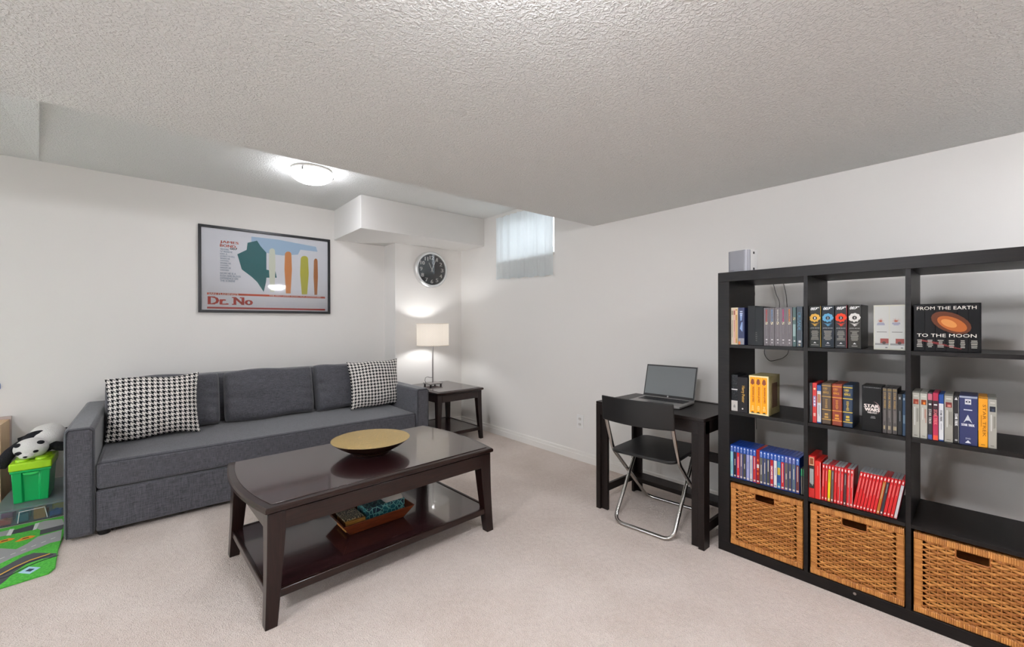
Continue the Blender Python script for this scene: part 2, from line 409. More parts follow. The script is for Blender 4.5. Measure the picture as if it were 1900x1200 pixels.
# sheer curtain
def sheer():
    m = bpy.data.materials.new('sheer_voile'); m.use_nodes = True; nt = m.node_tree
    for n in list(nt.nodes):
        if n.type != 'OUTPUT_MATERIAL': nt.nodes.remove(n)
    out = [n for n in nt.nodes if n.type == 'OUTPUT_MATERIAL'][0]
    df = nt.nodes.new('ShaderNodeBsdfDiffuse'); df.inputs[0].default_value = lin('f0f1f2')
    tr = nt.nodes.new('ShaderNodeBsdfTranslucent'); tr.inputs[0].default_value = lin('eef3f5')
    tp = nt.nodes.new('ShaderNodeBsdfTransparent')
    a = nt.nodes.new('ShaderNodeMixShader'); a.inputs[0].default_value = 0.8
    b = nt.nodes.new('ShaderNodeMixShader'); b.inputs[0].default_value = 0.025
    nt.links.new(df.outputs[0], a.inputs[1]); nt.links.new(tr.outputs[0], a.inputs[2])
    nt.links.new(a.outputs[0], b.inputs[1]); nt.links.new(tp.outputs[0], b.inputs[2]); nt.links.new(b.outputs[0], out.inputs[0])
    return m
cu = thing('curtain', 'short sheer white curtain over the small high basement window', 'curtain', (XR - .03, wy0, 1.67))
def cfn(u, v):
    y = -.012 + u * (wy1 - wy0 + .024)
    a = 0.010 * sin(u * 43 + 1.5 * sin(u * 9)) + 0.006 * sin(u * 91 + 2)
    return (-.005 + a * (0.65 + 0.35 * v), y + 0.006 * sin(u * 70) * (1 - v), v * 0.69 + (1 - v) * (0.028 * (u) + 0.006 * sin(u * 30)))
m_sheer = sheer()
obj('cloth', G().grid(cfn, 110, 16), m_sheer, cu, smooth=60)
obj('hem', G().grid(lambda u, v: tuple(Vector(cfn(u, v * 0.05)) + Vector((-.0025, 0, 0))), 110, 2), m_sheer, cu, smooth=60, label='doubled hem of the curtain')
obj('curtain_rod', G().tube([(-.005, -.01, .695), (-.005, wy1 - wy0 + .01, .695)], .006, 8), m_trim, cu, smooth=40)

# ceiling lamps
def ceiling_lamp(loc, label, zc, glow):
    m_opal = mat('opal_glass_%d' % glow, 'ffffff', 0.35, emit=('f4f6fc', glow))
    t = thing('ceiling_lamp', label, 'lamp', (loc[0], loc[1], zc), 0.4, 'ceiling lamps')
    obj('base_ring', G().lathe([(0, 0), (.142, 0), (.149, -.004), (.150, -.018), (.146, -.0215), (0, -.0215)], 48), m_trim, t, smooth=35)
    pr_ = [(.148, -.0225), (.152, -.026), (.153, -.030)]
    for i in range(1, 11):
        a = i / 10 * pi / 2
        pr_.append((.152 * cos(a) if i < 10 else 0.0, -.030 - .076 * sin(a)))
    obj('shade', G().lathe(pr_, 48), m_opal, t, smooth=60, label='glowing white glass bowl')
    for k in range(3):
        a = 2 * pi * k / 3 + R(-128.5) - 0.4
        c, s_ = cos(a), sin(a)
        g = G().box(.143, .158, -.008, .008, -.050, -.022)
        g.xf(Matrix.Rotation(a, 4, 'Z'))
        obj('clip', g, m_steel, t, bevel=.002, label='small steel clip holding the glass')
    return t
ceiling_lamp(DOME, 'round white glass ceiling lamp glowing in the raised ceiling recess above the sofa', ZC, RECESS_E)
for i, (lx, ly) in enumerate(UNSEEN_LAMPS):
    ceiling_lamp((lx, ly), ['round ceiling lamp on the low ceiling near the middle of the room', 'round ceiling lamp on the low ceiling far to the left', 'round ceiling lamp behind the camera to the right'][i], ZL, LAMP_E[i])

# ------------------------------------------------------------------ soft shapes
def cushion(w, h, t, px=5, q=0.4, nu=34, nv=26, seed=0, ear=0.0, wr=0.004, crown=0.0):
    """soft pad lying in XZ (origin bottom middle), thickness along Y"""
    nz = noise3(seed)
    g = G()
    def fn(side):
        def f(u, v):
            a, b = 2 * u - 1, 2 * v - 1
            prof = max(0.0, (1 - abs(a) ** px) * (1 - abs(b) ** px)) ** q
            sx = 1 - ear * (1 - b * b) * abs(a) ** 3
            sz = 1 - ear * (1 - a * a) * abs(b) ** 3
            rc = 1 - 0.035 * (abs(a) ** 8) * (abs(b) ** 8) * (0 if ear else 1)
            n_ = nz(Vector((a * 1.6, b * 1.6, side * 0.4))) * wr * 2
            n_ += wr * 1.6 * math.exp(-((abs(a) - 1.0) / 0.28) ** 2) * sin(b * 17 + a * 3 + seed) * (1 - b * b)
            y = side * (t / 2 * prof + n_ * prof)
            z = h / 2 + b * sz * rc * h / 2 + crown * (1 - a * a) * max(0, b) + wr * 1.5 * sin(a * 4 + seed) * b
            return (a * sx * rc * w / 2, y, z)
        return f
    g.grid(fn(-1), nu, nv, 0, lambda u, v: (u * w, v * h)); g.grid(fn(1), nu, nv, 0, lambda u, v: (u * w, v * h))
    return g
def weld(me, d=0.0004):
    bm = bmesh.new(); bm.from_mesh(me); bmesh.ops.remove_doubles(bm, verts=bm.verts[:], dist=d)
    bmesh.ops.recalc_face_normals(bm, faces=bm.faces[:]); bm.to_mesh(me); bm.free()
def soft(name, g, m, parent, label=None):
    me = mesh_of(name, g, m, None); weld(me)
    me.polygons.foreach_set('use_smooth', [True] * len(me.polygons))
    o = link(name, me, parent)
    s_ = o.modifiers.new('subsurf', 'SUBSURF'); s_.levels = 1; s_.render_levels = 1
    if label: o['label'] = label
    return o

# ------------------------------------------------------------------ sofa
SX0, SX1, SY0 = -0.36, 1.917, 3.365
sofa = thing('sofa', 'long charcoal grey linen sofa against the back wall', 'sofa', (SX0, SY0, 0))
SW = SX1 - SX0; AW = 0.125; AT = 0.635; SD = 1.13
def arm(x0):
    g = G().box(x0, x0 + AW, 0, SD, .02, AT)
    return obj('arm', g, m_sofa, sofa, bevel=.022, seg=3)
def arm_piping(x0):
    y = -.002
    p = [(x0 + .012, y, .03), (x0 + .012, y, AT - .022), (x0 + .022, y, AT - .008), (x0 + AW - .022, y, AT - .008), (x0 + AW - .008, y, AT - .022), (x0 + AW - .008, y, .03)]
    return G().tube(p, .0028, 5)
for x0 in (0, SW - AW):
    a = arm(x0); obj('piping', arm_piping(x0), m_seam, a, smooth=60)
obj('seat_cushion', G().box(AW + .004, SW - AW - .004, .0, .80, .268, .428), m_sofa, sofa, bevel=.022, seg=3)
obj('seat_piping', G().tube([(AW + .01, -.001 + .006, .418), (SW - AW - .01, .005, .418)], .003, 5), m_seam, sofa, smooth=60)
obj('front_panel', G().box(AW + .004, SW - AW - .004, .004, .78, .03, .262), m_sofa, sofa, bevel=.010)
obj('backrest', G().hexa([(AW, .84, .03), (SW - AW, .84, .03), (SW - AW, SD, .03), (AW, SD, .03)], [(AW, .95, .80), (SW - AW, .95, .80), (SW - AW, SD, .80), (AW, SD, .80)]), m_sofa, sofa, bevel=.03, seg=3)
for x in (.16, SW - .16):
    for y in (.05, 1.05):
        obj('foot', G().lathe([(.026, 0), (.030, .032)], 16, (x, y, 0)), m_black, sofa, smooth=40, label='short black round foot')
def back_cushion(x0, x1, h, seed, dz=0.0):
    g = cushion(x1 - x0, h, 0.185, px=9, q=0.42, seed=seed, wr=.005, crown=.002)
    M_ = Matrix.Translation(((x0 + x1) / 2, 0.635, .425 + dz)) @ Matrix.Rotation(R(-14), 4, 'X')
    g.xf(M_)
    return soft('back_cushion', g, m_sofa, sofa)
back_cushion(.120, .790, .425, 2); back_cushion(.805, 1.482, .425, 9); back_cushion(1.487, 2.150, .425, 5)
def pillow(loc, w, h, rx, rz, ry, label, seed, ear=.075):
    t = thing('throw_pillow', label, 'pillow', loc, 0, 'houndstooth throw pillows')
    g = cushion(w, h, .17, px=2.4, q=.55, nu=30, nv=30, seed=seed, ear=ear, wr=.005)
    t.rotation_euler = (R(rx), R(ry), R(rz))
    o = soft('cover', g, m_hound, t)
    return t
pillow((.030, 3.800, .432), .52, .445, -14, 1, 0, 'large houndstooth pillow leaning at the left end of the sofa', 3)
pillow((1.615, 3.79, .430), .50, .465, -14, -3, -1, 'square houndstooth pillow at the right end of the sofa', 8, .11)

# ------------------------------------------------------------------ tables
def bowed(hl, hw, bow, n=10, bowy=0.0, ch=0.0):
    """outline, counter-clockwise, ends bowed outward"""
    P = []
    for i in range(n + 1):                # front edge, left to right
        u = i / n; P.append((-hl + 2 * hl * u, -hw - bowy * (1 - (2 * u - 1) ** 2)))
    for i in range(1, n):
        u = i / n; P.append((hl + bow * (1 - (2 * u - 1) ** 2), -hw + 2 * hw * u))
    for i in range(n + 1):
        u = i / n; P.append((hl - 2 * hl * u, hw + bowy * (1 - (2 * u - 1) ** 2)))
    for i in range(1, n):
        u = i / n; P.append((-hl - bow * (1 - (2 * u - 1) ** 2), hw - 2 * hw * u))
    return P
def scale_poly(P, d, hl, hw):
    return [(x * (hl - d) / hl, y * (hw - d) / hw) for x, y in P]
def table_leg(x, y, sx, sy, H, top, bot, z0=0):
    """square leg whose inner faces sweep in a curve to a slim foot; sx, sy point to the outside corner"""
    n = 8; rings = []
    for i in range(n + 1):
        t = i / n; z = H * (1 - t); w_ = top + (bot - top) * (t ** 0.75 if t > 0 else 0)
        fl = 0.012 * t * t
        ox, oy = x + sx * fl, y + sy * fl
        rings.append([(ox, oy, z), (ox - sx * w_, oy, z), (ox - sx * w_, oy - sy * w_, z), (ox, oy - sy * w_, z)])
    g = G(); vs = [p for r_ in rings for p in r_]; fs = [(0, 1, 2, 3), tuple(4 * n + k for k in (3, 2, 1, 0))]
    for i in range(n):
        for k in range(4):
            fs.append((4 * i + k, 4 * i + (k + 1) % 4, 4 * i + 4 + (k + 1) % 4, 4 * i + 4 + k))
    return g.add(vs, fs)
def wood_table(t, hl, hw, H, bow, bowy, lx, ly, top, bot, shelf_z, apron_h):
    P = bowed(hl, hw, bow, 10, bowy)
    g = G()
    lay = [(0.014, H - .034), (0.0, H - .026), (0.0, H - .012), (0.006, H - .006), (0.020, H - .004)]
    n = len(P); vs = []; fs = []
    for d_, z in lay: vs += [(x, y, z) for x, y in scale_poly(P, d_, hl, hw)]
    for j in range(len(lay) - 1):
        for i in range(n): fs.append((j * n + i, j * n + (i + 1) % n, (j + 1) * n + (i + 1) % n, (j + 1) * n + i))
    fs += [tuple(range(n))[::-1], tuple(range((len(lay) - 1) * n, len(lay) * n))]
    g.add(vs, fs)
    top_o = obj('tabletop', g, m_esp, t, smooth=25, label='moulded dark edge of the top')
    obj('top_panel', G().prism(scale_poly(P, .028, hl, hw), H - .010, H), m_esp_top, top_o, bevel=.0015, label='glossy veneer panel')
    for sx in (-1, 1):
        for sy in (-1, 1):
            obj('leg', table_leg(sx * lx, sy * ly, sx, sy, H - .034, top, bot), m_esp_v, t, bevel=.003, smooth=30)
    i_ = top * .85
    for sy in (-1, 1):
        obj('apron', G().box(-lx + i_, lx - i_, sy * (ly - .008) - .010, sy * (ly - .008) + .010 - (0 if sy < 0 else .004), H - .034 - apron_h, H - .034), m_esp, t, bevel=.002)
    for sx in (-1, 1):
        obj('apron', G().box(sx * (lx - .012) - .010, sx * (lx - .012) + .010, -ly + i_, ly - i_, H - .034 - apron_h, H - .034), m_esp, t, bevel=.002)
    s_ = obj('shelf', G().prism(bowed(lx - .006, ly - .004, .0, 4), shelf_z - .014, shelf_z), m_esp_top, t, bevel=.002)
    e = G()
    e.box(-lx + .02, lx - .02, -ly + .000, -ly + .018, shelf_z - .030, shelf_z + .004); 
    obj('shelf_rail', e, m_esp, s_, bevel=.004)
    obj('shelf_rail', G().box(-lx + .02, lx - .02, ly - .018, ly, shelf_z - .030, shelf_z + .004), m_esp, s_, bevel=.004)
    for sx in (-1, 1):
        obj('shelf_rail', G().box(min(sx * lx, sx * (lx - .018)), max(sx * lx, sx * (lx - .018)), -ly + .02, ly - .02, shelf_z - .030, shelf_z + .004), m_esp, s_, bevel=.004)
ct = thing('coffee_table', 'glossy espresso wood coffee table with lower shelf standing on the carpet', 'table', (.925, 2.305, 0), R(2.4))
wood_table(ct, .595, .385, .490, .045, .0, .585, .372, .078, .046, .135, .075)
et = thing('end_table', 'dark espresso wood end table beside the sofa carrying the table lamp', 'table', (2.400, 3.905, 0), R(0.5))
wood_table(et, .282, .345, .545, .0, .022, .270, .325, .062, .036, .12, .075)

bowl = thing('bowl', 'wide shallow gold bowl on the coffee table', 'bowl', (.957, 2.335, .4902))
outer = [(0, 0), (.092, 0), (.098, .003), (.100, .010), (.135, .024), (.178, .048), (.212, .074)]
obj('outside', G().lathe(outer + [(.2135, .0765)], 64), mat('bowl_brown', '2a1a10', 0.3), bowl, smooth=40, label='dark brown underside and foot')
obj('inside', G().lathe([(.2137, .0768), (.2085, .0765), (.174, .0520), (.13, .0290), (.095, .0165), (.05, .0120), (0, .0110)], 64), m_gold, bowl, smooth=50, label='hammered gold inside')

# tray with tissue box and coasters on the coffee table's shelf
SZ = .1355
tray = thing('wooden_tray', 'reddish brown boat shaped wooden tray on the coffee table shelf', 'tray', (.925, 2.262, SZ), R(1.5))
m_tray = mat('tray_wood', '7a3d1e', 0.4, var=('5e2b14', 16, (1, 7, 7)), bump=(60, .06, .002, (.3, 5, 5)))
def board(a, b, t_):
    """thin wall board between a bottom edge a0-a1 and top edge b0-b1, thickened toward the inside by vector t_"""
    a0, a1 = [Vector(p) for p in a]; b0, b1 = [Vector(p) for p in b]; t_ = Vector(t_)
    return G().add([a0, a1, b1, b0, a0 + t_, a1 + t_, b1 + t_, b0 + t_], [(0, 1, 2, 3), (7, 6, 5, 4), (0, 4, 5, 1), (1, 5, 6, 2), (2, 6, 7, 3), (3, 7, 4, 0)])
bx_, by_, tx_, ty_, th = .150, .088, .200, .128, .068
obj('base', G().box(-bx_, bx_, -by_, by_, .002, .010), m_tray, tray)
obj('side', board([(-bx_, -by_, 0), (bx_, -by_, 0)], [(-tx_, -ty_, th), (tx_, -ty_, th)], (0, .009, 0)), m_tray, tray, bevel=.0015)
obj('side', board([(bx_, by_, 0), (-bx_, by_, 0)], [(tx_, ty_, th), (-tx_, ty_, th)], (0, -.009, 0)), m_tray, tray, bevel=.0015)
obj('side', board([(-bx_, by_, 0), (-bx_, -by_, 0)], [(-tx_, ty_, th), (-tx_, -ty_, th)], (.009, 0, 0)), m_tray, tray, bevel=.0015)
obj('side', board([(bx_, -by_, 0), (bx_, by_, 0)], [(tx_, -ty_, th), (tx_, ty_, th)], (-.009, 0, 0)), m_tray, tray, bevel=.0015)
def cells(name, c1, c2, edge, sc):
    m = bpy.data.materials.new(name); m.use_nodes = True; nt = m.node_tree; b = nt.nodes['Principled BSDF']; b.inputs['Roughness'].default_value = .4
    tc = nt.nodes.new('ShaderNodeTexCoord'); v = nt.nodes.new('ShaderNodeTexVoronoi'); v.inputs['Scale'].default_value = sc
    v2 = nt.nodes.new('ShaderNodeTexVoronoi'); v2.feature = 'DISTANCE_TO_EDGE'; v2.inputs['Scale'].default_value = sc
    for q in (v, v2): nt.links.new(tc.outputs['Object'], q.inputs['Vector'])
    sp = nt.nodes.new('ShaderNodeSeparateColor'); nt.links.new(v.outputs['Color'], sp.inputs[0])
    mx = nt.nodes.new('ShaderNodeMix'); mx.data_type = 'RGBA'; mx.inputs[6].default_value = lin(c1); mx.inputs[7].default_value = lin(c2); nt.links.new(sp.outputs[0], mx.inputs[0])
    lt = nt.nodes.new('ShaderNodeMath'); lt.operation = 'LESS_THAN'; lt.inputs[1].default_value = .07; nt.links.new(v2.outputs['Distance'], lt.inputs[0])
    m2 = nt.nodes.new('ShaderNodeMix'); m2.data_type = 'RGBA'; m2.inputs[7].default_value = lin(edge); nt.links.new(mx.outputs[2], m2.inputs[6]); nt.links.new(lt.outputs[0], m2.inputs[0])
    nt.links.new(m2.outputs[2], b.inputs['Base Color']); return m
tb = thing('tissue_box', 'teal and blue mosaic patterned tissue box in the wooden tray', 'box', (.985, 2.262, SZ + .0105), R(1.5))
obj('carton', G().box(-.112, .112, -.060, .060, 0, .084), cells('teal_mosaic', '0a1c36', '125f68', '6aa59f', 42), tb, bevel=.002)
g = G().grid(lambda u, v: (.000 + u * .104, -.056 + v * .106, .0852 + .026 * sin(pi * u) * sin(pi * v) + .040 * u * u * (1 - abs(2 * v - 1))), 10, 10)
obj('tissue', g, mat('tissue_paper', 'e9e6e0', .9), tb, smooth=60, label='white tissue at the opening')
cs = thing('coaster_set', 'tan wooden coaster block with speckled black and cream top in the tray', 'coasters', (.812, 2.258, SZ + .0105), R(1.5))
obj('block', G().box(-.052, .052, -.070, .056, 0, .050), mat('tan_wood', 'b9853f', .45, var=('9a6a2c', 20, (1, 6, 6))), cs, bevel=.002)
obj('speckled_top', G().box(-.056, .046, -.058, .062, .0505, .060), cells('speckle', '0e0c0a', '3a3122', 'cdbd98', 95), cs, bevel=.003, label='black and cream speckled slab')

# ------------------------------------------------------------------ table lamp
tl = thing('table_lamp', 'lit table lamp with white patterned drum shade and steel pole on the end table', 'lamp', (TABLE_LAMP[0], TABLE_LAMP[1], .5455))
obj('base', G().box(-.078, .078, -.078, .078, .018, .030), m_steel, tl, bevel=.002)
for sx in (-1, 1):
    for sy in (-1, 1):
        obj('foot', G().lathe([(.009, 0), (.010, .018)], 12, (sx * .062, sy * .062, 0)), m_black, tl, smooth=40)
obj('pole', G().lathe([(.0075, .03), (.0075, .455), (.012, .457), (.012, .475), (.006, .478), (.006, .50)], 16), m_steel, tl, smooth=35)
def shade_mat():
    m = bpy.data.materials.new('lampshade_fabric'); m.use_nodes = True; nt = m.node_tree
    b = nt.nodes['Principled BSDF']; out = [n for n in nt.nodes if n.type == 'OUTPUT_MATERIAL'][0]
    tc = nt.nodes.new('ShaderNodeTexCoord'); sp = nt.nodes.new('ShaderNodeSeparateXYZ'); nt.links.new(tc.outputs['Object'], sp.inputs[0])
    def M(op, p, q=None):
        n = nt.nodes.new('ShaderNodeMath'); n.operation = op
        for i, z in enumerate((p, q)):
            if z is None: continue
            if isinstance(z, (int, float)): n.inputs[i].default_value = z
            else: nt.links.new(z, n.inputs[i])
        return n.outputs[0]
    ang = M('ARCTAN2', sp.outputs[1], sp.outputs[0])
    wv = M('MULTIPLY', M('SINE', M('MULTIPLY', ang, 60.0)), M('SINE', M('MULTIPLY', sp.outputs[2], 330.0)))
    mx = nt.nodes.new('ShaderNodeMix'); mx.data_type = 'RGBA'; mx.inputs[6].default_value = lin('fffdfa'); mx.inputs[7].default_value = lin('efe6da')
    mr = nt.nodes.new('ShaderNodeMapRange'); mr.inputs[1].default_value = 0.1; mr.inputs[2].default_value = 0.5
    nt.links.new(wv, mr.inputs[0]); nt.links.new(mr.outputs[0], mx.inputs[0])
    b.inputs['Roughness'].default_value = .9; nt.links.new(mx.outputs[2], b.inputs['Base Color'])
    tr = nt.nodes.new('ShaderNodeBsdfTranslucent'); nt.links.new(mx.outputs[2], tr.inputs[0])
    ms = nt.nodes.new('ShaderNodeMixShader'); ms.inputs[0].default_value = .88
    nt.links.new(b.outputs[0], ms.inputs[1]); nt.links.new(tr.outputs[0], ms.inputs[2]); nt.links.new(ms.outputs[0], out.inputs[0])
    return m
sh = obj('lamp_shade', G().lathe([(.172, .435), (.172, .672)], 64, closed=False) if False else G().lathe([(.172, .435), (.172, .672), (.1705, .672), (.1705, .435)], 64, closed=True), shade_mat(), tl, smooth=40)
for z in (.437, .670):
    obj('shade_ring', G().tube([(.173 * cos(2 * pi * i / 48), .173 * sin(2 * pi * i / 48), z) for i in range(48)], .003, 6, closed=True), mat('shade_trim', 'efe6d8', .8), sh, smooth=60)
obj('bulb', G().ball((0, 0, .545), (.03, .03, .04), 16, 10), mat('bulb_glow', 'ffffff', .4, emit=('ffffff', 210)), tl, smooth=60)
obj('cord', G().tube([(-.07, .02, .022), (-.085, .02, .055), (-.075, .03, .085), (-.045, .04, .092), (-.02, .02, .085), (-.004, .006, .085)], .0025, 6), m_black, tl, smooth=60, label='thin black cord looping from the pole')

# ------------------------------------------------------------------ wall things
ck = thing('wall_clock', 'round wall clock with silver rim and black face above the table lamp', 'clock', (2.462, YP, 1.838))
RC = .208
obj('case', G().lathe([(0, 0), (RC - .006, 0), (RC, -.006), (RC, -.050), (RC - .012, -.060), (RC - .030, -.058), (RC - .034, -.046), (0, -.046)], 64, ax='y'), mat('clock_silver', 'dededd', .35, .6), ck, smooth=35, label='silver rim')
obj('dial', G().lathe([(0, -.0465), (RC - .032, -.0465), (RC - .032, -.048), (0, -.048)], 64, ax='y'), mat('dial_black', '2a2628', .35), ck, smooth=35)
m_num = mat('numeral_white', 'f4f2ee', .5)
for k in range(1, 13):
    a = R(90 - 30 * k); cx, cz = (.137) * cos(a), (.137) * sin(a); s_ = str(k)
    w_ = .030 if len(s_) == 1 else .052
    if k == 1: w_ = .016
    if k == 11: w_ = .040
    g = G().text(s_, cx - w_ / 2, cx + w_ / 2, cz - .0215, cz + .0215, -.0495, bold=.0034)
    obj('numeral', g, m_num, ck)
def hand(ang, ln, w_, y, tail=.03):
    g = G().box(-w_ / 2, w_ / 2, y - .001, y + .001, -tail, ln); g.xf(Matrix.Rotation(ang, 4, 'Y')); return g
obj('hour_hand', hand(R(-27), .085, .007, -.051), m_num, ck)
obj('minute_hand', hand(R(24), .145, .006, -.053), m_num, ck)
obj('hub', G().lathe([(0, -.049), (.007, -.049), (.007, -.056), (0, -.056)], 16, ax='y'), m_num, ck, smooth=40)
obj('pane', G().lathe([(0, -.0575), (RC - .031, -.0575), (RC - .031, -.0585), (0, -.0585)], 64, ax='y'), m_glass, ck, smooth=35)

# framed film poster
PX0, PX1, PZ0, PZ1 = .325, 1.430, 1.322, 2.094
po = thing('framed_poster', 'black framed film poster hanging on the wall above the sofa', 'poster', (PX0, YB, PZ0))
PW, PH = PX1 - PX0, PZ1 - PZ0; FB = .022
m_frame = mat('frame_black', '17161a', .35)
for (a, b, c, d_) in ((0, PW, 0, FB), (0, PW, PH - FB, PH), (0, FB, FB, PH - FB), (PW - FB, PW, FB, PH - FB)):
    obj('frame', G().box(a, b, -.028, -.002, c, d_), m_frame, po, bevel=.002)
sheet = obj('print', G().box(FB - .003, PW - FB + .003, -.012, -.009, FB - .003, PH - FB + .003), flat('e2e3e8'), po, label='white printed sheet')
Y1 = -.0122
def P_(x, y):      # poster zoom pixels (x 140..1540 wide, vertical measured on the slanted frame) to sheet metres
    u = (x - 118) / (1558 - 118)
    top = 95 + (270 - 95) * u; bot = 1085 + (1090 - 1085) * u
    k = 1558 - 118
    return u * PW, (bot - y) / (bot - top) * PH
def poly_print(name, pts, colr, y, label=None, smoothit=False):
    pts = [P_(*p) for p in pts]
    return obj(name, G().prism(pts, y - .0003, y, ax='y'), flat(colr), sheet, label=label)
# generic stand-in artwork: blocks of the poster's colours (no figures are redrawn)
poly_print('blue_shape', [(640, 230), (930, 262), (1130, 300), (1380, 345), (1400, 400), (1190, 375), (1160, 430), (980, 440), (900, 430), (640, 380)], 'a9c3da', Y1, 'pale blue printed block')
poly_print('teal_shape', [(600, 300), (700, 275), (740, 340), (800, 410), (800, 600), (900, 620), (915, 690), (800, 690), (795, 740), (770, 850), (700, 740), (640, 680), (540, 600), (495, 430), (590, 380)], '23686c', Y1 - .0004, 'large teal printed block')
for nm, cc, x0, x1, yt, yb in (('cream_shape', 'd9dccb', 812, 915, 360, 850), ('orange_shape', 'd0894f', 985, 1105, 395, 865), ('lime_shape', 'bcb84a', 1165, 1310, 445, 875), ('tan_shape', 'b0713f', 1340, 1415, 475, 880)):
    xm = (x0 + x1) / 2; w_ = (x1 - x0) / 2
    pts = [(xm + w_ * .62 * cos(q), yt + 34 + 34 * sin(q)) for q in [pi * (1 + i / 8) for i in range(9)]]
    pts += [(xm + w_ * .72, yt + 200), (xm + w_ * .45, yb), (xm - w_ * .45, yb), (xm - w_ * .72, yt + 200)]
    poly_print(nm, pts, cc, Y1 - .0008, 'upright coloured printed block')
def bar(name, x0, x1, y0, y1, c_, dy=0.0):
    a = P_(x0, y0); b = P_(x1, y1)
    return obj(name, G().box(a[0], b[0], Y1 - .0003 - dy, Y1 - dy, b[1], a[1]), flat(c_), sheet)
def ptext(name, body, x0, x1, y0, y1, c_, bold=0.0, dy=.0005):
    a = P_(x0, y0); b = P_(x0, y1)
    return obj(name, G().text(body, a[0], P_(x1, 0)[0], b[1], a[1], Y1 - dy, bold=bold), flat(c_), sheet)
za, zb = P_(200, 862)[1], P_(200, 885)[1]
obj('red_rule', G().box(P_(200, 0)[0], P_(1495, 0)[0], Y1 - .0003, Y1, zb, za), flat('c4502f'), sheet)
za2, zb2 = P_(200, 1022)[1], P_(200, 1043)[1]
obj('red_rule', G().box(P_(200, 0)[0], P_(1495, 0)[0], Y1 - .0003, Y1, zb2, za2), flat('b23a32'), sheet)
obj('white_lettering', G().text("IAN FLEMING'S", P_(218, 0)[0], P_(505, 0)[0], zb + .001, za - .001, Y1 - .0006, bold=.0008), flat('f2ece8'), sheet)
obj('white_lettering', G().text('THE FIRST JAMES BOND FILM ADVENTURE!', P_(830, 0)[0], P_(1440, 0)[0], zb + .001, za - .001, Y1 - .0006, bold=.0006), flat('f2ece8'), sheet)
# title with slab serifs
zt, zbm = P_(205, 905)[1], P_(205, 995)[1]
x0_, x1_ = P_(205, 0)[0], P_(648, 0)[0]
g = G().text('Dr. No', x0_ + .006, x1_, zbm, zt, Y1 - .0008, bold=.0055)
wD = x1_ - x0_
for (u0, u1, zz) in ((0, .16, 0), (0, .16, 1), (.27, .40, 0), (.27, .34, .62), (.53, .63, 0), (.53, .60, 1), (.71, .80, 1)):
    zc_ = zbm + (zt - zbm) * zz; zc_ = zc_ if zz == 0 else zc_ - .009
    g.box(x0_ + u0 * wD, x0_ + u1 * wD, Y1 - .0009, Y1 - .0007, zc_, zc_ + .009)
obj('title_lettering', g, flat('b8392b'), sheet)
ptext('red_lettering', 'JAMES', 325, 508, 276, 311, 'd0512c', .0014)
ptext('red_lettering', 'BOND,', 325, 490, 317, 352, 'd0512c', .0014)
ptext('black_lettering', '007', 425, 492, 360, 379, '23242c', .0012)
for i, (tx, wd) in enumerate((('THE DOUBLE', 85), ('"O" MEANS HE', 120), ('HAS A', 70), ('LICENCE TO KILL', 145), ('WHEN HE', 95), ('CHOOSES,', 85), ('WHERE HE', 105), ('CHOOSES,', 85), ('WHOM HE', 105), ('CHOOSES!', 85))):
    ptext('grey_lettering', tx, 325, 325 + wd, 364 + i * 26, 382 + i * 26, '8fa0b4', .0004)
for i, tx in enumerate(('NOW HE IS A', 'FLESH AND BLOOD', 'EXPERIENCE ON', 'THE SCREEN!')):
    ptext('grey_lettering', tx, 325, (480, 530, 500, 470)[i], 632 + i * 28, 654 + i * 28, '8fa0b4', .0005)
for i in range(3):
    z = P_(820, 965 + i * 18)[1]
    obj('credit_line', G().box(P_(800, 0)[0], P_(1410, 0)[0], Y1 - .0003, Y1, z - .0012, z), flat('c3c6d4'), sheet)
def pane_mat():     # thin picture glass: mostly clear with a mirror-like sheen
    m = bpy.data.materials.new('picture_glass'); m.use_nodes = True; nt = m.node_tree
    b = nt.nodes['Principled BSDF']; nt.nodes.remove(b)
    out = [n for n in nt.nodes if n.type == 'OUTPUT_MATERIAL'][0]
    gl = nt.nodes.new('ShaderNodeBsdfGlossy'); gl.inputs['Roughness'].default_value = .03
    tp = nt.nodes.new('ShaderNodeBsdfTransparent'); fr = nt.nodes.new('ShaderNodeFresnel'); fr.inputs[0].default_value = 1.5
    ms = nt.nodes.new('ShaderNodeMixShader'); nt.links.new(fr.outputs[0], ms.inputs[0]); nt.links.new(tp.outputs[0], ms.inputs[1]); nt.links.new(gl.outputs[0], ms.inputs[2])
    nt.links.new(ms.outputs[0], out.inputs[0]); return m
m_pane = pane_mat()
obj('pane', G().box(FB - .003, PW - FB + .003, -.0205, -.0190, FB - .003, PH - FB + .003), m_pane, po)

ol = thing('wall_outlet', 'white double power outlet on the right wall near the desk', 'outlet', (XR, 2.422, .345))
obj('cover_plate', G().box(-.006, 0, -.037, .037, -.060, .060), m_white, ol, bevel=.002)
for z in (-.024, .024):
    s_ = obj('socket', G().prism([(.0165 * cos(2 * pi * i / 20), z + .0165 * sin(2 * pi * i / 20) * (.9)) for i in range(20)], -.009, -.0055, ax='x'), mat('socket_white', 'd5d2cd', .45), ol)
    for yy in (-.006, .006):
        obj('slot', G().box(-.0095, -.0088, yy - .0012, yy + .0012, z - .004, z + .006), m_blackm, s_)

hk = thing('wall_hook', 'small blue hook on the wall at the far left', 'hook', (-.800, YB, .787))
obj('hook_plate', G().box(-.012, .012, -.005, 0, -.02, .02), mat('hook_blue', '1f5fae', .4), hk, bevel=.002)
obj('hook_arm', G().tube([(0, -.004, .0), (0, -.03, -.006), (0, -.045, .012)], .005, 8), mat('hook_blue', '1f5fae', .4), hk, smooth=60)

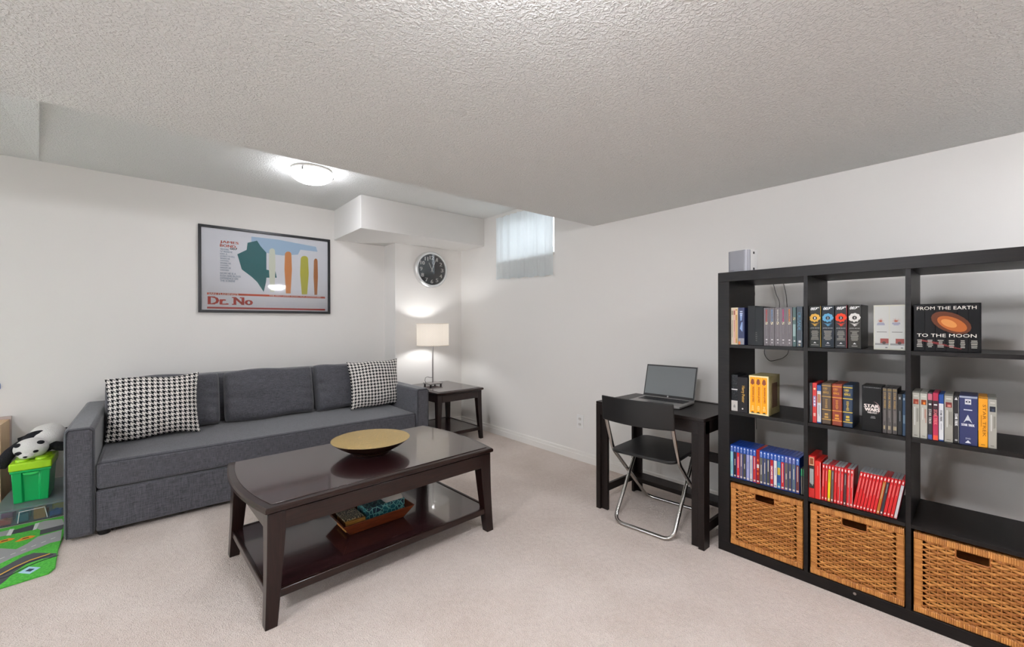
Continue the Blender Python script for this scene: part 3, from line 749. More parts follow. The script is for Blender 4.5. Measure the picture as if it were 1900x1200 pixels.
# ------------------------------------------------------------------ desk
dk = thing('desk', 'small dark brown desk against the right wall beside the bookcase', 'desk', (2.24, 1.022, 0))
DX, DY, DZ = .470, .715, .705
obj('desktop', G().box(0, DX, 0, DY, DZ - .018, DZ), m_desk, dk, bevel=.002)
obj('apron', G().box(.004, .022, .022, DY - .022, DZ - .085, DZ - .018), m_desk, dk, bevel=.001)
obj('apron', G().box(DX - .022, DX - .004, .022, DY - .022, DZ - .085, DZ - .018), m_desk, dk, bevel=.001)
for y0 in (0, DY - .018):
    obj('side_apron', G().box(.018, DX - .018, y0, y0 + .018, DZ - .085, DZ - .018), m_desk, dk, bevel=.001)
obj('rear_ledge', G().box(DX, DX + .03, .0, DY - .06, DZ - .03, DZ + .004), m_desk, dk, bevel=.001)
for y0, s_ in ((0, 1), (DY, -1)):
    a, b = sorted((y0, y0 + s_ * .018)); c, d_ = sorted((y0 + s_ * .018, y0 + s_ * .055))
    obj('leg', G().prism([(0, y0), (0, y0 + s_ * .032), (.018, y0 + s_ * .032), (.018, y0 + s_ * .078), (.036, y0 + s_ * .078), (.036, y0 + s_ * .018), (.066, y0 + s_ * .018), (.066, y0)], 0, DZ - .018), m_desk, dk, bevel=.001)
    obj('leg', G().prism([(DX, y0), (DX, y0 + s_ * .055), (DX - .018, y0 + s_ * .055), (DX - .018, y0 + s_ * .018), (DX - .058, y0 + s_ * .018), (DX - .058, y0)], 0, DZ - .018), m_desk, dk, bevel=.001)
    obj('side_rail', G().box(.066, DX - .058, a, b, .085, .135), m_desk, dk, bevel=.001)
    obj('screw', G().lathe([(.004, 0), (.004, .0015)], 10, (.035, a if s_ > 0 else b, .64), ax='y'), m_chrome, dk)
obj('back_rail', G().box(DX - .022, DX - .004, .055, DY - .055, .065, .135), m_desk, dk, bevel=.001)
obj('foot_shelf', G().box(DX - .12, DX - .022, .018, DY - .018, .118, .135), m_desk, dk, bevel=.001)
obj('modesty_rail', G().box(DX - .022, DX - .004, .055, DY - .055, .340, .400), m_desk, dk, bevel=.001)

# laptop
lp = thing('laptop', 'open grey laptop standing on the desk', 'laptop', (2.480, 1.412, DZ + .0005), R(-90 + 5.5))
m_lap = mat('laptop_silver', 'a09e9c', .4, .45)
obj('base', G().box(-.172, .172, -.118, .118, .002, .016), m_lap, lp, bevel=.003)
kd = obj('keyboard', G().box(-.150, .150, -.008, .098, .0162, .0166), mat('deck_grey', '6f6e6e', .4, .5), lp, label='recessed keyboard deck')
kg = G()
for r_ in range(6):
    for c_ in range(15):
        x = -.148 + c_ * .0198; y = -.006 + r_ * .0172
        kg.box(x, x + .0168, y, y + .0146, .0166, .0182)
k_ = obj('keys', kg, mat('key_dark', '2e2e30', .5), kd, kind='stuff')
obj('touchpad', G().box(-.052, .052, -.108, -.022, .0161, .0165), mat('pad_grey', '7e7c7b', .3, .6), lp)
lid = G().box(-.172, .172, 0, .007, 0, .222)
LM = Matrix.Translation((0, .112, .017)) @ Matrix.Rotation(R(-17), 4, 'X')
lid.xf(LM); lo = obj('screen_lid', lid, m_lap, lp, bevel=.003)
obj('bezel', G().box(-.1695, .1695, -.0012, -.0002, .004, .219).xf(LM), m_black, lo)
obj('display', G().box(-.163, .163, -.0020, -.0013, .020, .211).xf(LM), m_screen, lo, label='dark glossy screen')
obj('logo', G().lathe([(0, -.0016), (.0055, -.0016), (.0055, -.0020), (0, -.0020)], 20, (0, 0, .0115), ax='y').xf(LM), mat('logo_grey', 'b5b5b5', .3, .5), lo)
obj('logo_lettering', G().text('hp', -.0036, .0036, .0078, .0152, -.0022).xf(LM), m_black, lo)

# folding chair (local +Y = the way the sitter faces)
fc = thing('folding_chair', 'black folding chair with chrome tube legs pushed up to the desk', 'chair', (2.375, 1.375, 0), R(-90 + 6))
def seatfn():
    w_, d_, t_ = .195, .225, .02
    P = []
    for cx, cy, a0 in ((w_ - .05, d_ - .05, 0), (-w_ + .05, d_ - .05, 90), (-w_ + .045, -d_ + .045, 180), (w_ - .045, -d_ + .045, 270)):
        for i in range(6):
            a = R(a0 + 18 * i); P.append((cx + .047 * cos(a), cy + .047 * sin(a)))
    return G().prism(P, .437, .457)
obj('seat', seatfn(), m_black, fc, bevel=.006)
bkG = G()
nn = 14
vs = []; fs = []
for i in range(nn + 1):
    u = -1 + 2 * i / nn; x = .218 * u; cy = -.292 + .030 * (u * u)
    dz = .012 * (1 - u * u)
    for (yy, zz) in ((-.010, .640 - dz * .4), (.006, .638 - dz * .4), (-.012, .785 + dz * .0), (-.026, .787)):
        vs.append((x, cy + yy, zz))
for i in range(nn):
    a, b = 4 * i, 4 * i + 4
    for k, k2 in ((0, 1), (1, 2), (2, 3), (3, 0)):
        fs.append((a + k, a + k2, b + k2, b + k))
fs += [(0, 3, 2, 1), (4 * nn, 4 * nn + 1, 4 * nn + 2, 4 * nn + 3)]
obj('backrest', bkG.add(vs, fs), m_black, fc, bevel=.005, smooth=40)
def smooth_path(P, n=6):
    P = [Vector(p) for p in P]; out = []
    for i in range(len(P) - 1):
        p0 = P[max(i - 1, 0)]; p1 = P[i]; p2 = P[i + 1]; p3 = P[min(i + 2, len(P) - 1)]
        for k in range(n):
            t = k / n
            out.append(0.5 * ((2 * p1) + (p2 - p0) * t + (2 * p0 - 5 * p1 + 4 * p2 - p3) * t * t + (3 * p1 - p0 - 3 * p2 + p3) * t ** 3))
    out.append(P[-1]); return out
def corner(a, b, c, r, n=6):
    a, b, c = Vector(a), Vector(b), Vector(c); u = (a - b).normalized(); w_ = (c - b).normalized()
    p, q = b + u * r, b + w_ * r
    return [(p * (1 - t) ** 2 + b * 2 * t * (1 - t) + q * t * t) for t in [i / n for i in range(n + 1)]]
TR = .0112
# frame 1: back posts -> far floor bar
x_ = .203
P1 = [(-x_, -.272, .715), (-x_, -.262, .66)] + corner((-x_, -.262, .66), (-x_, -.175, .44), (-x_, .285, TR), .05) + corner((-x_, -.175, .44), (-x_, .290, TR), (x_, .290, TR), .055)
P1 += [(-p[0], p[1], p[2]) for p in P1[::-1]]
obj('back_frame', G().tube(P1, TR, 10), m_chrome, fc, smooth=60, label='chrome tube from backrest to far floor bar')
x2 = .180
P2 = [(-x2, .130, .437)] + corner((-x2, .130, .437), (-x2, -.205, TR), (x2, -.205, TR), .06)
P2 += [(-p[0], p[1], p[2]) for p in [tuple(q) for q in P2][::-1]]
obj('front_frame', G().tube(P2, TR, 10), m_chrome, fc, smooth=60, label='chrome tube from seat to near floor bar')
obj('seat_bar', G().tube([(-.19, .13, .430), (.19, .13, .430)], .006, 8), m_chrome, fc, smooth=60)

# ------------------------------------------------------------------ bookcase
BR = R(0.669); BO = Vector((2.329, .980, 0)); BE = Vector((sin(BR), -cos(BR), 0)); BN = Vector((cos(BR), sin(BR), 0)); BRZ = BR - pi / 2
def bc(s, d, z): return BO + BE * s + BN * d + Vector((0, 0, z))
bk = thing('bookcase', 'large black-brown cube bookcase standing along the right wall', 'bookcase', tuple(bc(0, 0, 0)), BRZ)
TK, TI, CW = .052, .0167, .335
VX = [.052]; x = .052
DEP = .375
L0 = -.006
obj('side_panel', G().box(L0, TK, 0, DEP, .05, 1.44), m_blk, bk, bevel=.0012)
RX = .05 + 4 * CW + 3 * TI
obj('side_panel', G().box(RX, RX + .05, 0, DEP, .05, 1.44), m_blk, bk, bevel=.0012)
obj('top_panel', G().box(L0, RX + .05, 0, DEP, 1.44, 1.49), m_blk, bk, bevel=.0012)
obj('bottom_panel', G().box(L0, RX + .05, 0, DEP, 0, .05), m_blk, bk, bevel=.0012)
for i in range(3):
    x0 = .05 + (i + 1) * CW + i * TI
    obj('divider', G().box(x0, x0 + TI, .001, DEP, .05, 1.44), m_blk, bk, bevel=.0008)
ZF = [1.105, .7533, .4016, .05]
for z in ZF[:3]:
    for i in range(4):
        x0 = .05 + i * (CW + TI)
        obj('shelf', G().box(max(x0, TK), x0 + CW, .002, DEP, z - TI, z), m_blk, bk, bevel=.0008)
obj('bolt', G().lathe([(.006, 0), (.006, -.002)], 12, (.574, 0, .034), ax='y'), m_chrome, bk, label='small steel bolt head in the plinth')

# wicker baskets in the bottom row
def attr_mat(name, c1, c2, rough):
    m = bpy.data.materials.new(name); m.use_nodes = True; nt = m.node_tree; b = nt.nodes['Principled BSDF']; b.inputs['Roughness'].default_value = rough
    a = nt.nodes.new('ShaderNodeAttribute'); a.attribute_name = 'tone'
    n = nt.nodes.new('ShaderNodeTexNoise'); n.inputs['Scale'].default_value = 45
    ad = nt.nodes.new('ShaderNodeMath'); ad.operation = 'MULTIPLY_ADD'; ad.inputs[1].default_value = .7
    sb = nt.nodes.new('ShaderNodeMath'); sb.operation = 'MULTIPLY_ADD'; sb.inputs[1].default_value = .9; sb.inputs[2].default_value = -.35
    nt.links.new(n.outputs['Fac'], sb.inputs[0]); nt.links.new(a.outputs['Fac'], ad.inputs[0]); nt.links.new(sb.outputs[0], ad.inputs[2])
    mx = nt.nodes.new('ShaderNodeMix'); mx.data_type = 'RGBA'; mx.inputs[6].default_value = lin(c1); mx.inputs[7].default_value = lin(c2)
    nt.links.new(ad.outputs[0], mx.inputs[0]); nt.links.new(mx.outputs[2], b.inputs['Base Color']); return m
m_rat = attr_mat('rattan', '8a4a16', 'dc9a50', .5)
BW, BH, BD = .324, .322, .345
HX0, HX1, HZ0, HZ1 = .116, .206, .262, .296
RIM = .026
def weave():
    rnd = random.Random(3); g = G(); rows = 27; z0 = RIM - .004; z1 = BH - RIM + .004; p = (z1 - z0) / rows
    stk = 12; xs0, xs1 = RIM - .004, BW - RIM + .004
    dx = (xs1 - xs0) / stk
    for r_ in range(rows):
        z = z0 + (r_ + .5) * p
        spans = [(xs0, xs1)]
        if HZ0 - .002 < z < HZ1 + .002: spans = [(xs0, HX0), (HX1, xs1)]
        pair = 1 if r_ % 2 == 0 else -1
        tone = rnd.uniform(.15, .85)
        for a, b in spans:
            n = max(6, int((b - a) / dx * 5)); vs = []; fs = []
            for i in range(n + 1):
                x = a + (b - a) * i / n
                ph = (x - xs0) / dx
                y = .0050 * cos(pi * ph) * (1 if r_ % 2 == 0 else -1)
                e = min(x - xs0, xs1 - x); k = math.exp(-((e - .006) / .009) ** 2)
                zz = z + pair * p * .33 * k
                hh = p * .43 * (1 - .30 * k) * (1 + .06 * sin(ph * 3 + r_)); tt = .0026
                vs += [(x, y - tt, zz - hh * .6), (x, y - tt, zz + hh * .6), (x, y + tt, zz + hh * .6), (x, y + tt, zz - hh * .6)]
                vs[-4] = (x, y - tt * .6, zz - hh); vs[-3] = (x, y - tt, zz + hh * .1); vs[-2] = (x, y - tt * .5, zz + hh); vs[-1] = (x, y + tt, zz)
            for i in range(n):
                for k2 in range(4):
                    fs.append((4 * i + k2, 4 * i + (k2 + 1) % 4, 4 * i + 4 + (k2 + 1) % 4, 4 * i + 4 + k2))
            fs += [(3, 2, 1, 0), (4 * n, 4 * n + 1, 4 * n + 2, 4 * n + 3)]
            k0 = len(g.f); g.add(vs, fs, 0, tone)
            for q in range(k0, len(g.f)): g.tone[q] = min(1, max(0, tone + rnd.uniform(-.15, .15)))
    for i in range(stk + 1):
        x = xs0 + i * dx
        top = HZ0 if HX0 - .001 < x < HX1 + .001 else z1
        g.tube([(x, .0, z0), (x, .0, top)], .0024, 5); 
    for q in range(len(g.tone)):
        if g.tone[q] is None: g.tone[q] = .4
    return g
def wrapped(ax, a0, a1, b0, b1, y0, y1, step=.0062, seed=1):
    """border rod wrapped with cane: ax 'x' runs in x (b = z range), 'z' runs in z (b = x range)"""
    rnd = random.Random(seed); n = int((a1 - a0) / step); g = G(); rings = []
    for i in range(n):
        t0 = a0 + (a1 - a0) * i / n; t1 = a0 + (a1 - a0) * (i + .82) / n; t2 = a0 + (a1 - a0) * (i + .91) / n
        for t, k in ((t0 + .0002, 0), (t1, 0), (t2, 1)):
            s_ = .0012 * k
            rings.append((t, s_))
    vs = []; fs = []; tn = []
    for t, s_ in rings:
        for (b, y) in ((b0 + s_, y0 + s_ + .003), (b0 + s_ + .004, y0 + s_), (b1 - s_ - .004, y0 + s_), (b1 - s_, y0 + s_ + .003), (b1 - s_, y1), (b0 + s_, y1)):
            vs.append((t, y, b) if ax == 'x' else (b, y, t))
    for i in range(len(rings) - 1):
        tone = rnd.uniform(.25, .95) if i % 3 == 0 else tn[-1]
        for k in range(6):
            fs.append((6 * i + k, 6 * i + (k + 1) % 6, 6 * i + 6 + (k + 1) % 6, 6 * i + 6 + k)); tn.append(tone)
    m_ = 6 * (len(rings) - 1)
    fs += [tuple(range(6))[::-1], tuple(range(m_, m_ + 6))]; tn += [.5, .5]
    g.add(vs, fs, 0, .5); g.tone = tn
    return g
me_weave = mesh_of('weave', weave(), m_rat, 50)
me_rims = [mesh_of('rim', wrapped('x', 0, BW, BH - RIM, BH, -.006, .012, seed=4), m_rat, 30), mesh_of('rim', wrapped('x', 0, BW, 0, RIM, -.006, .012, seed=5), m_rat, 30),
           mesh_of('rim', wrapped('z', RIM, BH - RIM, 0, RIM, -.0055, .012, seed=6), m_rat, 30), mesh_of('rim', wrapped('z', RIM, BH - RIM, BW - RIM, BW, -.0055, .012, seed=7), m_rat, 30)]
m_rat2 = mat('rattan_side', 'b87a38', .6, var=('8a5523', 60, (1, 1, 6)), bump=(90, .6, .004, (.3, .3, 3)))
me_bside = mesh_of('side_wall', G().box(0, .010, .012, BD, 0, BH), m_rat2)
me_bback = mesh_of('back_wall', G().box(.010, BW - .010, BD - .01, BD, 0, BH), m_rat2)
me_bbot = mesh_of('bottom', G().box(.010, BW - .010, .012, BD - .01, 0, .01), m_rat2)
me_grip = mesh_of('handle_rim', G().tube([(HX0, -.002, HZ1 + .002), (HX0, -.002, HZ0 + .006), (HX0 + .006, -.002, HZ0), (HX1 - .006, -.002, HZ0), (HX1, -.002, HZ0 + .006), (HX1, -.002, HZ1 + .002)], .0036, 8), m_rat, 60)
bl = ['left wicker basket, under the blue game cases', 'middle wicker basket, under the red game cases', 'right wicker basket, under the empty shelf at the frame edge']
for i, s0 in enumerate((.0555, .4095, .7605)):
    t = thing('wicker_basket', bl[i], 'basket', tuple(bc(s0, .012, ZF[3] + .0005)), BRZ, 'wicker baskets in the bottom row')
    o = link('weave', me_weave, t); o['kind'] = 'stuff'
    for me in me_rims: link('rim', me, t)
    link('side_wall', me_bside, t); o = link('side_wall', me_bside, t); o.location = (BW - .010, 0, 0)
    link('back_wall', me_bback, t); link('bottom', me_bbot, t); link('handle_rim', me_grip, t)

# ------------------------------------------------------------------ media on the shelves
def media(name, label, cat, s0, s1, h, row, depth=.135, rec=.02, m_body=None, group=None, tilt=0.0, bev=.0008, body='case', ds=0.0):
    w_ = s1 - s0 - .0006
    z = ZF[row] + .0004 + (w_ * sin(tilt) if tilt else 0)
    t = thing(name, label, cat, tuple(bc(s0 + ds, rec, z)), BRZ, group, tilt)
    o = obj(body, G().box(0, w_, 0, depth, 0, h), m_body, t, bevel=bev)
    return t, o, w_
FY = -.0004
def quad(t, name, x0, x1, z0, z1, c_, y=FY, label=None, rough=.4):
    return obj(name, G().box(x0, x1, y - .0003, y, z0, z1), flat(c_, rough), t, label=label)
def txt(t, name, body, x0, x1, z0, z1, c_, vert=False, y=FY - .0006, bold=0, shear=0):
    return obj(name, G().text(body, x0, x1, z0, z1, y, vert=vert, bold=bold, shear=shear), flat(c_), t)
def lines(t, name, x0, x1, z0, z1, n, c_, seed=0, vert=False, y=FY - .0006):
    """a block of print too small to read, as thin printed strokes"""
    rnd = random.Random(seed); g = G()
    for i in range(n):
        a = (i + .25) / n; b = (i + .75) / n; k = rnd.uniform(.55, 1)
        if vert:
            g.box(x0 + (x1 - x0) * a, x0 + (x1 - x0) * b, y - .0002, y, z1 - (z1 - z0) * k, z1)
        else:
            xm = (x0 + x1) / 2; hw = (x1 - x0) / 2 * k
            g.box(xm - hw, xm + hw, y - .0002, y, z0 + (z1 - z0) * a, z0 + (z1 - z0) * b)
    return obj(name, g, flat(c_), t)
m_dk = mat('case_black', '1a1a1c', .3, spec=.2); m_cream = mat('slip_cream', 'd8cdb4', .5)
gU = 'boxed films on the upper shelf'
# row 1, left cell
t, o, w_ = media('film_box', 'cream slipcase with three pale spines at the far left of the upper shelf', 'box', .0535, .0885, .196, 0, m_body=m_cream, group=gU)
for i, (c_, c2) in enumerate((('cfc6b2', '8a8064'), ('e0b6a6', '9b5f52'), ('b98f52', 'e8c79a'))):
    a = .0025 + i * (w_ - .004) / 3; b = a + (w_ - .004) / 3 - .0012
    p = quad(t, 'spine', a, b, .008, .188, c_)
    lines(p, 'spine_print', a + .002, b - .002, .03, .13, 2, c2, i, True)
    quad(p, 'picture', a + .001, b - .001, .158, .18, c2, FY - .0006)
t, o, w_ = media('film_box', 'navy blue boxed film with white lettering in the upper left cell', 'box', .0893, .1202, .195, 0, m_body=mat('navy_card', '1c2550', .4), group=gU)
lines(t, 'spine_print', .008, w_ - .008, .150, .180, 3, 'c9d2e6', 1)
g = G().add([(.008, FY - .0006, .165), (.022, FY - .0006, .168), (.018, FY - .0006, .128), (.011, FY - .0006, .125)], [(0, 1, 2, 3)]).add([(.016, FY - .0006, .118), (.022, FY - .0006, .120), (.021, FY - .0006, .068), (.008, FY - .0006, .085)], [(0, 1, 2, 3)])
obj('pale_shapes', g, flat('8aa0cc'), t)
quad(t, 'picture', .001, w_ - .001, .002, .034, '8f8f98'); quad(t, 'orange_shape', .001, .011, .002, .018, 'c9733a', FY - .0005)
media('film_box', 'plain dark grey box file between the navy box and the black box', 'box', .1333, .1688, .203, 0, depth=.2, rec=.03, m_body=mat('slate_card', '2b2d30', .5, spec=.2), group=gU)
t, o, w_ = media('film_box', 'glossy black box left of the row of five grey spines', 'box', .1700, .2095, .198, 0, depth=.2, m_body=mat('gloss_black', '080808', .3, spec=.2), group=gU)
lines(t, 'pale_streaks', .001, .012, .02, .07, 5, '5a5a58', 4)
cols5 = ['c2473f', '6d8fb5', 'cfcabf', 'd63f86', 'e08a3c']
edge5 = [(.2128, .2342), (.2373, .2584), (.2624, .2841), (.2860, .3103), (.3122, .3341)]
lab5 = ['red', 'blue', 'white', 'pink', 'orange']
m_bab = mat('grey_card', '625b5e', .42); m_bab2 = mat('grey_card_edge', '8a8486', .5)
for i, (a, b) in enumerate(edge5):
    t, o, w_ = media('disc_set', f'grey disc set with {lab5[i]} vertical lettering in the upper left cell', 'disc set', a - .0012, b + .0014, .191, 0, m_body=m_bab, group='five grey disc sets')
    quad(t, 'edge_strip', .0003, .002, .001, .190, '9b9597')
    txt(t, 'title_lettering', 'BABYLON', .0085, .0145, .122, .180, cols5[i], True, bold=.0006)
    txt(t, 'number', '5', .0070, .0165, .106, .120, 'efe6c8', True, bold=.001)
    lines(t, 'spine_print', .009, .014, .045, .1, 2, '857d80', i, True)
    quad(t, 'logo_block', .008, .0155, .028, .034, 'd8d4d4'); quad(t, 'logo_block', .009, .0145, .013, .020, 'b9b4b4')
t, o, w_ = media('disc_case', 'slim teal disc case with a silver picture, second from the divider', 'disc case', .3360, .3503, .190, 0, m_body=mat('teal_card', '3f5a58', .4), group=gU)
txt(t, 'number', '5', .002, .011, .128, .142, 'e8d8b0', True, bold=.001); quad(t, 'picture', .0015, w_ - .0015, .05, .108, '8ea6a4'); quad(t, 'logo_block', .004, .011, .024, .031, 'cfcfcf')
t, o, w_ = media('disc_set', 'dark blue disc set beside the divider in the upper left cell', 'disc set', .3520, .3770, .193, 0, m_body=mat('deep_blue_card', '1d2c38', .35), group=gU)
txt(t, 'title_lettering', 'CRUSADE', .005, .018, .080, .165, '5f93ad', True, bold=.0004)
quad(t, 'logo_block', .008, .018, .020, .030, 'cfcfcf'); quad(t, 'logo_block', .008, .016, .005, .014, 'b0a890')
# row 1, middle cell: four numbered boxes with coloured spirals
spir = [('1', 'd9a94a', 'gold'), ('2', '5f9fc4', 'blue'), ('3', 'e0401f', 'red'), ('4', 'dedbd5', 'white')]
for i, (a, b) in enumerate(((.4018, .4489), (.4508, .4988), (.5006, .5448), (.5475, .5945))):
    num, c_, cn = spir[i]
    t, o, w_ = media('film_box', f'black film box with a {cn} spiral and number {num} in the upper middle cell', 'box', a, b, .1945, 0, depth=.16, rec=.022, m_body=mat('box_black', '171717', .3, spec=.2), group='four spiral film boxes')
    f_ = quad(t, 'spine', .002, w_ - .002, .003, .1925, ['22241f', '17212b', '27292c', '2b2822'][i])
    if i < 3: quad(t, 'edge_strip', w_ - .0018, w_ - .0004, .003, .192, ['c8a33a', '2a2a2a', 'b0303a'][i])
    txt(t, 'title_lettering', '007', .006, .029, .174, .187, 'f0f0f0', y=FY - .001, bold=.0008, shear=.25)
    gg = G().box(.029, .040, FY - .0012, FY - .001, .1835, .1868).box(.029, .032, FY - .0012, FY - .001, .178, .1836)
    obj('gun_mark', gg, flat('f0f0f0'), t)
    cx, cz = w_ / 2, .137; gg = G()
    for k in range(18):
        a0 = 2 * pi * k / 18; r0, r1 = .0085, .0215 * (1 if k % 2 else .93)
        if 195 < math.degrees(a0) < 330 and k % 2: r1 *= .8
        pts = [(cx + r * cos(a0 + da), FY - .0010, cz + r * sin(a0 + da)) for r, da in ((r0, -.05), (r1, .28), (r1 * .97, .62), (r0, .30))]
        gg.add(pts, [(0, 1, 2, 3)])
    obj('spiral', gg, flat(c_), t)
    gg = G()
    for k in range(3):
        pts = [(cx - .018 + .006 * k, FY - .001, cz - .022 - .005 * k), (cx + .0, FY - .001, cz - .030 - .004 * k), (cx + .019 - .004 * k, FY - .001, cz - .020 - .006 * k), (cx + .0, FY - .001, cz - .027 - .004 * k)]
        gg.add(pts, [(0, 1, 2, 3)])
    obj('swirl_tail', gg, flat(c_), t)
    txt(t, 'number', num, cx - .0025, cx + .0025, cz - .005, cz + .005, 'e8e8e8', y=FY - .001)
    txt(t, 'name_lettering', 'JAMES BOND', .005, w_ - .005, .0875, .0925, 'cfcfcf', y=FY - .001)
    lines(t, 'list_print', .007, w_ - .007, .035, .080, 8, '8f8c84', i, y=FY - .001)
    obj('mountain_mark', G().add([(cx - .006, FY - .001, .020), (cx + .006, FY - .001, .020), (cx, FY - .001, .027)], [(0, 1, 2)]), flat('d8d8d8'), t)
    lines(t, 'foot_print', .008, w_ - .008, .010, .014, 1, 'b0ada6', i, y=FY - .001)
t, o, w_ = media('film_box', 'pale slipcase holding two matching white spines with a red car', 'box', .6350, .7355, .190, 0, depth=.15, m_body=mat('pale_card', 'c2c1b2', .5), group=gU)
for i in range(2):
    a = .004 + i * .0485; b = a + .0455
    p = quad(t, 'spine', a, b, .006, .184, 'c0c1bd')
    gg = G(); rnd = random.Random(i + 4); cx, cz = a + .019, .118
    for k in range(16):
        an = R(10 + 160 * k / 15); r_ = rnd.uniform(.013, .022)
        gg.add([(cx - .001, FY - .0006, cz), (cx + .001, FY - .0006, cz), (cx + r_ * cos(an), FY - .0006, cz + r_ * .9 * sin(an))], [(0, 1, 2)])
    obj('burst', gg, flat('b0604a'), p)
    lines(p, 'burst_shadow', a + .006, b - .012, .104, .116, 3, '6a6a9a', i)  # violet printed strokes under the burst
    lines(p, 'title_print', a + .005, b - .005, .0735, .0775, 1, '55524c', 0)
    quad(p, 'car', a + .018, b - .001, .028, .048, '8e4a44', FY - .0006); quad(p, 'road_shadow', a + .001, b - .001, .020, .028, '8b8b8b', FY - .0005)  # printed car above a plain grey printed strip
    obj('wheel', G().lathe([(0, FY - .0006), (.006, FY - .0006), (.006, FY - .0010), (0, FY - .0010)], 14, (a + .030, 0, .030), ax='y'), flat('4a3a38'), p)
    quad(p, 'logo_block', a + .034, a + .041, .008, .012, '6a6a6a', FY - .0006)
# row 1, third cell
t, o, w_ = media('film_box', 'black tape set of six spines forming one large space picture', 'box', .7596, .9445, .190, 0, depth=.115, rec=.022, m_body=mat('tape_black', '0d0d0f', .25, spec=.2), group=gU)
n6 = 6; ww = (w_ - .006) / n6
for i in range(n6):
    obj('tape_spine', G().box(.003 + i * ww + .0004, .003 + (i + 1) * ww - .0004, -.0016, 0, .003, .187), mat('tape_dark', '131315', .25, spec=.2), t, bevel=.0004)
Yq = -.0018
obj('title_lettering', G().text('FROM THE EARTH', .010, w_ - .012, .166, .179, Yq), flat('e9e4da'), t)
obj('title_lettering', G().text('TO THE MOON', .010, w_ - .012, .058, .071, Yq), flat('e9e4da'), t)
def ell(cx, cz, rx, rz, rot, y, n=20):
    return G().add([(cx + rx * cos(2 * pi * q / n) * cos(rot) - rz * sin(2 * pi * q / n) * sin(rot), y, cz + rx * cos(2 * pi * q / n) * sin(rot) + rz * sin(2 * pi * q / n) * cos(rot)) for q in range(n)], [tuple(range(n))])
obj('brown_glow', ell(.105, .115, .060, .036, R(-32), Yq), flat('5a2c14'), t, label='plain brown printed patch')
obj('orange_glow', ell(.108, .110, .045, .024, R(-32), Yq - .0002), flat('a85a24'), t, label='plain orange printed patch')
obj('bright_patch', ell(.100, .112, .024, .013, R(-32), Yq - .0004), flat('c98446'), t)
gg = G()
for k in range(4):
    gg.add([(.02 + .03 * k, Yq, .048 - .009 * k), (.075 + .02 * k, Yq, .036 - .007 * k), (.072 + .02 * k, Yq, .030 - .006 * k), (.02 + .03 * k, Yq, .041 - .008 * k)], [(0, 1, 2, 3)])
obj('red_bands', gg, flat('6e2424'), t)
for i in range(n6): lines(t, 'list_print', .003 + i * ww + .006, .003 + (i + 1) * ww - .006, .016, .048, 5, 'a8a49c', i, y=Yq - .0003)
# row 2, left cell
t, o, w_ = media('book', 'black star field spine with a white lower panel at the far left', 'book', .0535, .0880, .192, 1, m_body=m_dk, group='boxes on the middle shelf')
quad(t, 'white_panel', .001, w_ - .001, .001, .055, 'cfcac4'); quad(t, 'white_band', .002, w_ - .002, .111, .117, 'e0dfde')
rnd = random.Random(5); gg = G()
for k in range(70):
    x, z = rnd.uniform(.002, w_ - .002), rnd.uniform(.06, .188); r_ = rnd.uniform(.0003, .0009)
    gg.add([(x - r_, FY - .0003, z), (x, FY - .0003, z - r_), (x + r_, FY - .0003, z), (x, FY - .0003, z + r_)], [(0, 1, 2, 3)])
obj('stars', gg, flat('9aa3a8'), t, kind='stuff'); lines(t, 'spine_print', .012, w_ - .012, .018, .034, 3, '3a3634', 2, y=FY - .0006)
t, o, w_ = media('disc_set', 'dark grey boxed disc set with gold script lettering', 'disc set', .0890, .1400, .183, 1, depth=.2, rec=.010, m_body=mat('charcoal_card', '242224', .45, spec=.2), group='boxes on the middle shelf')
txt(t, 'title_lettering', 'Harry Potter', .018, .036, .052, .138, 'b9944a', True, bold=.0009)
obj('dot', G().lathe([(0, FY - .0002), (.004, FY - .0002), (.004, FY - .0006), (0, FY - .0006)], 14, (w_ / 2, 0, .019), ax='y'), flat('e0dcd6'), t)
t, o, w_ = media('film_box', 'yellow three tape film set standing beside the dark grey set', 'box', .1465, .2370, .198, 1, depth=.17, rec=.006, m_body=mat('box_olive', 'b5a878', .5, var=('8d8452', 14)), group='boxes on the middle shelf')
obj('border', G().box(.0005, w_ - .0005, -.0012, 0, .0005, .1975), flat('eedfae'), t)
for i in range(3):
    a = .005 + i * .0265; b = a + .0255
    p = obj('tape_spine', G().box(a, b, -.0022, -.0012, .008, .190), flat('eea41c'), t)
    yq = -.0024
    obj('picture', G().add([(a + .003, yq, .158), (a + .012, yq, .150), (a + .021, yq, .158), (a + .018, yq, .178), (a + .010, yq, .182), (a + .005, yq, .172)], [tuple(range(6))]), flat('8a4a34'), p)
    obj('title_lettering', G().text('INDIANA JONES', a + .009, a + .019, .062, .140, yq, vert=True, bold=.0006), flat('b3541c'), p)
    lines(p, 'foot_print', a + .006, b - .006, .020, .046, 4, 'f3d58a', i, y=yq)
    obj('dark_arch', G().add([(a + .005 + .0075 * (1 - cos(pi * k / 6)), yq, .008 + .006 * sin(pi * k / 6)) for k in range(7)], [tuple(range(7))]), flat('2b1c10'), p)
obj('side_print', G().box(w_ + .0002, w_ + .0005, .05, .13, .035, .16), flat('6b4a30'), t)
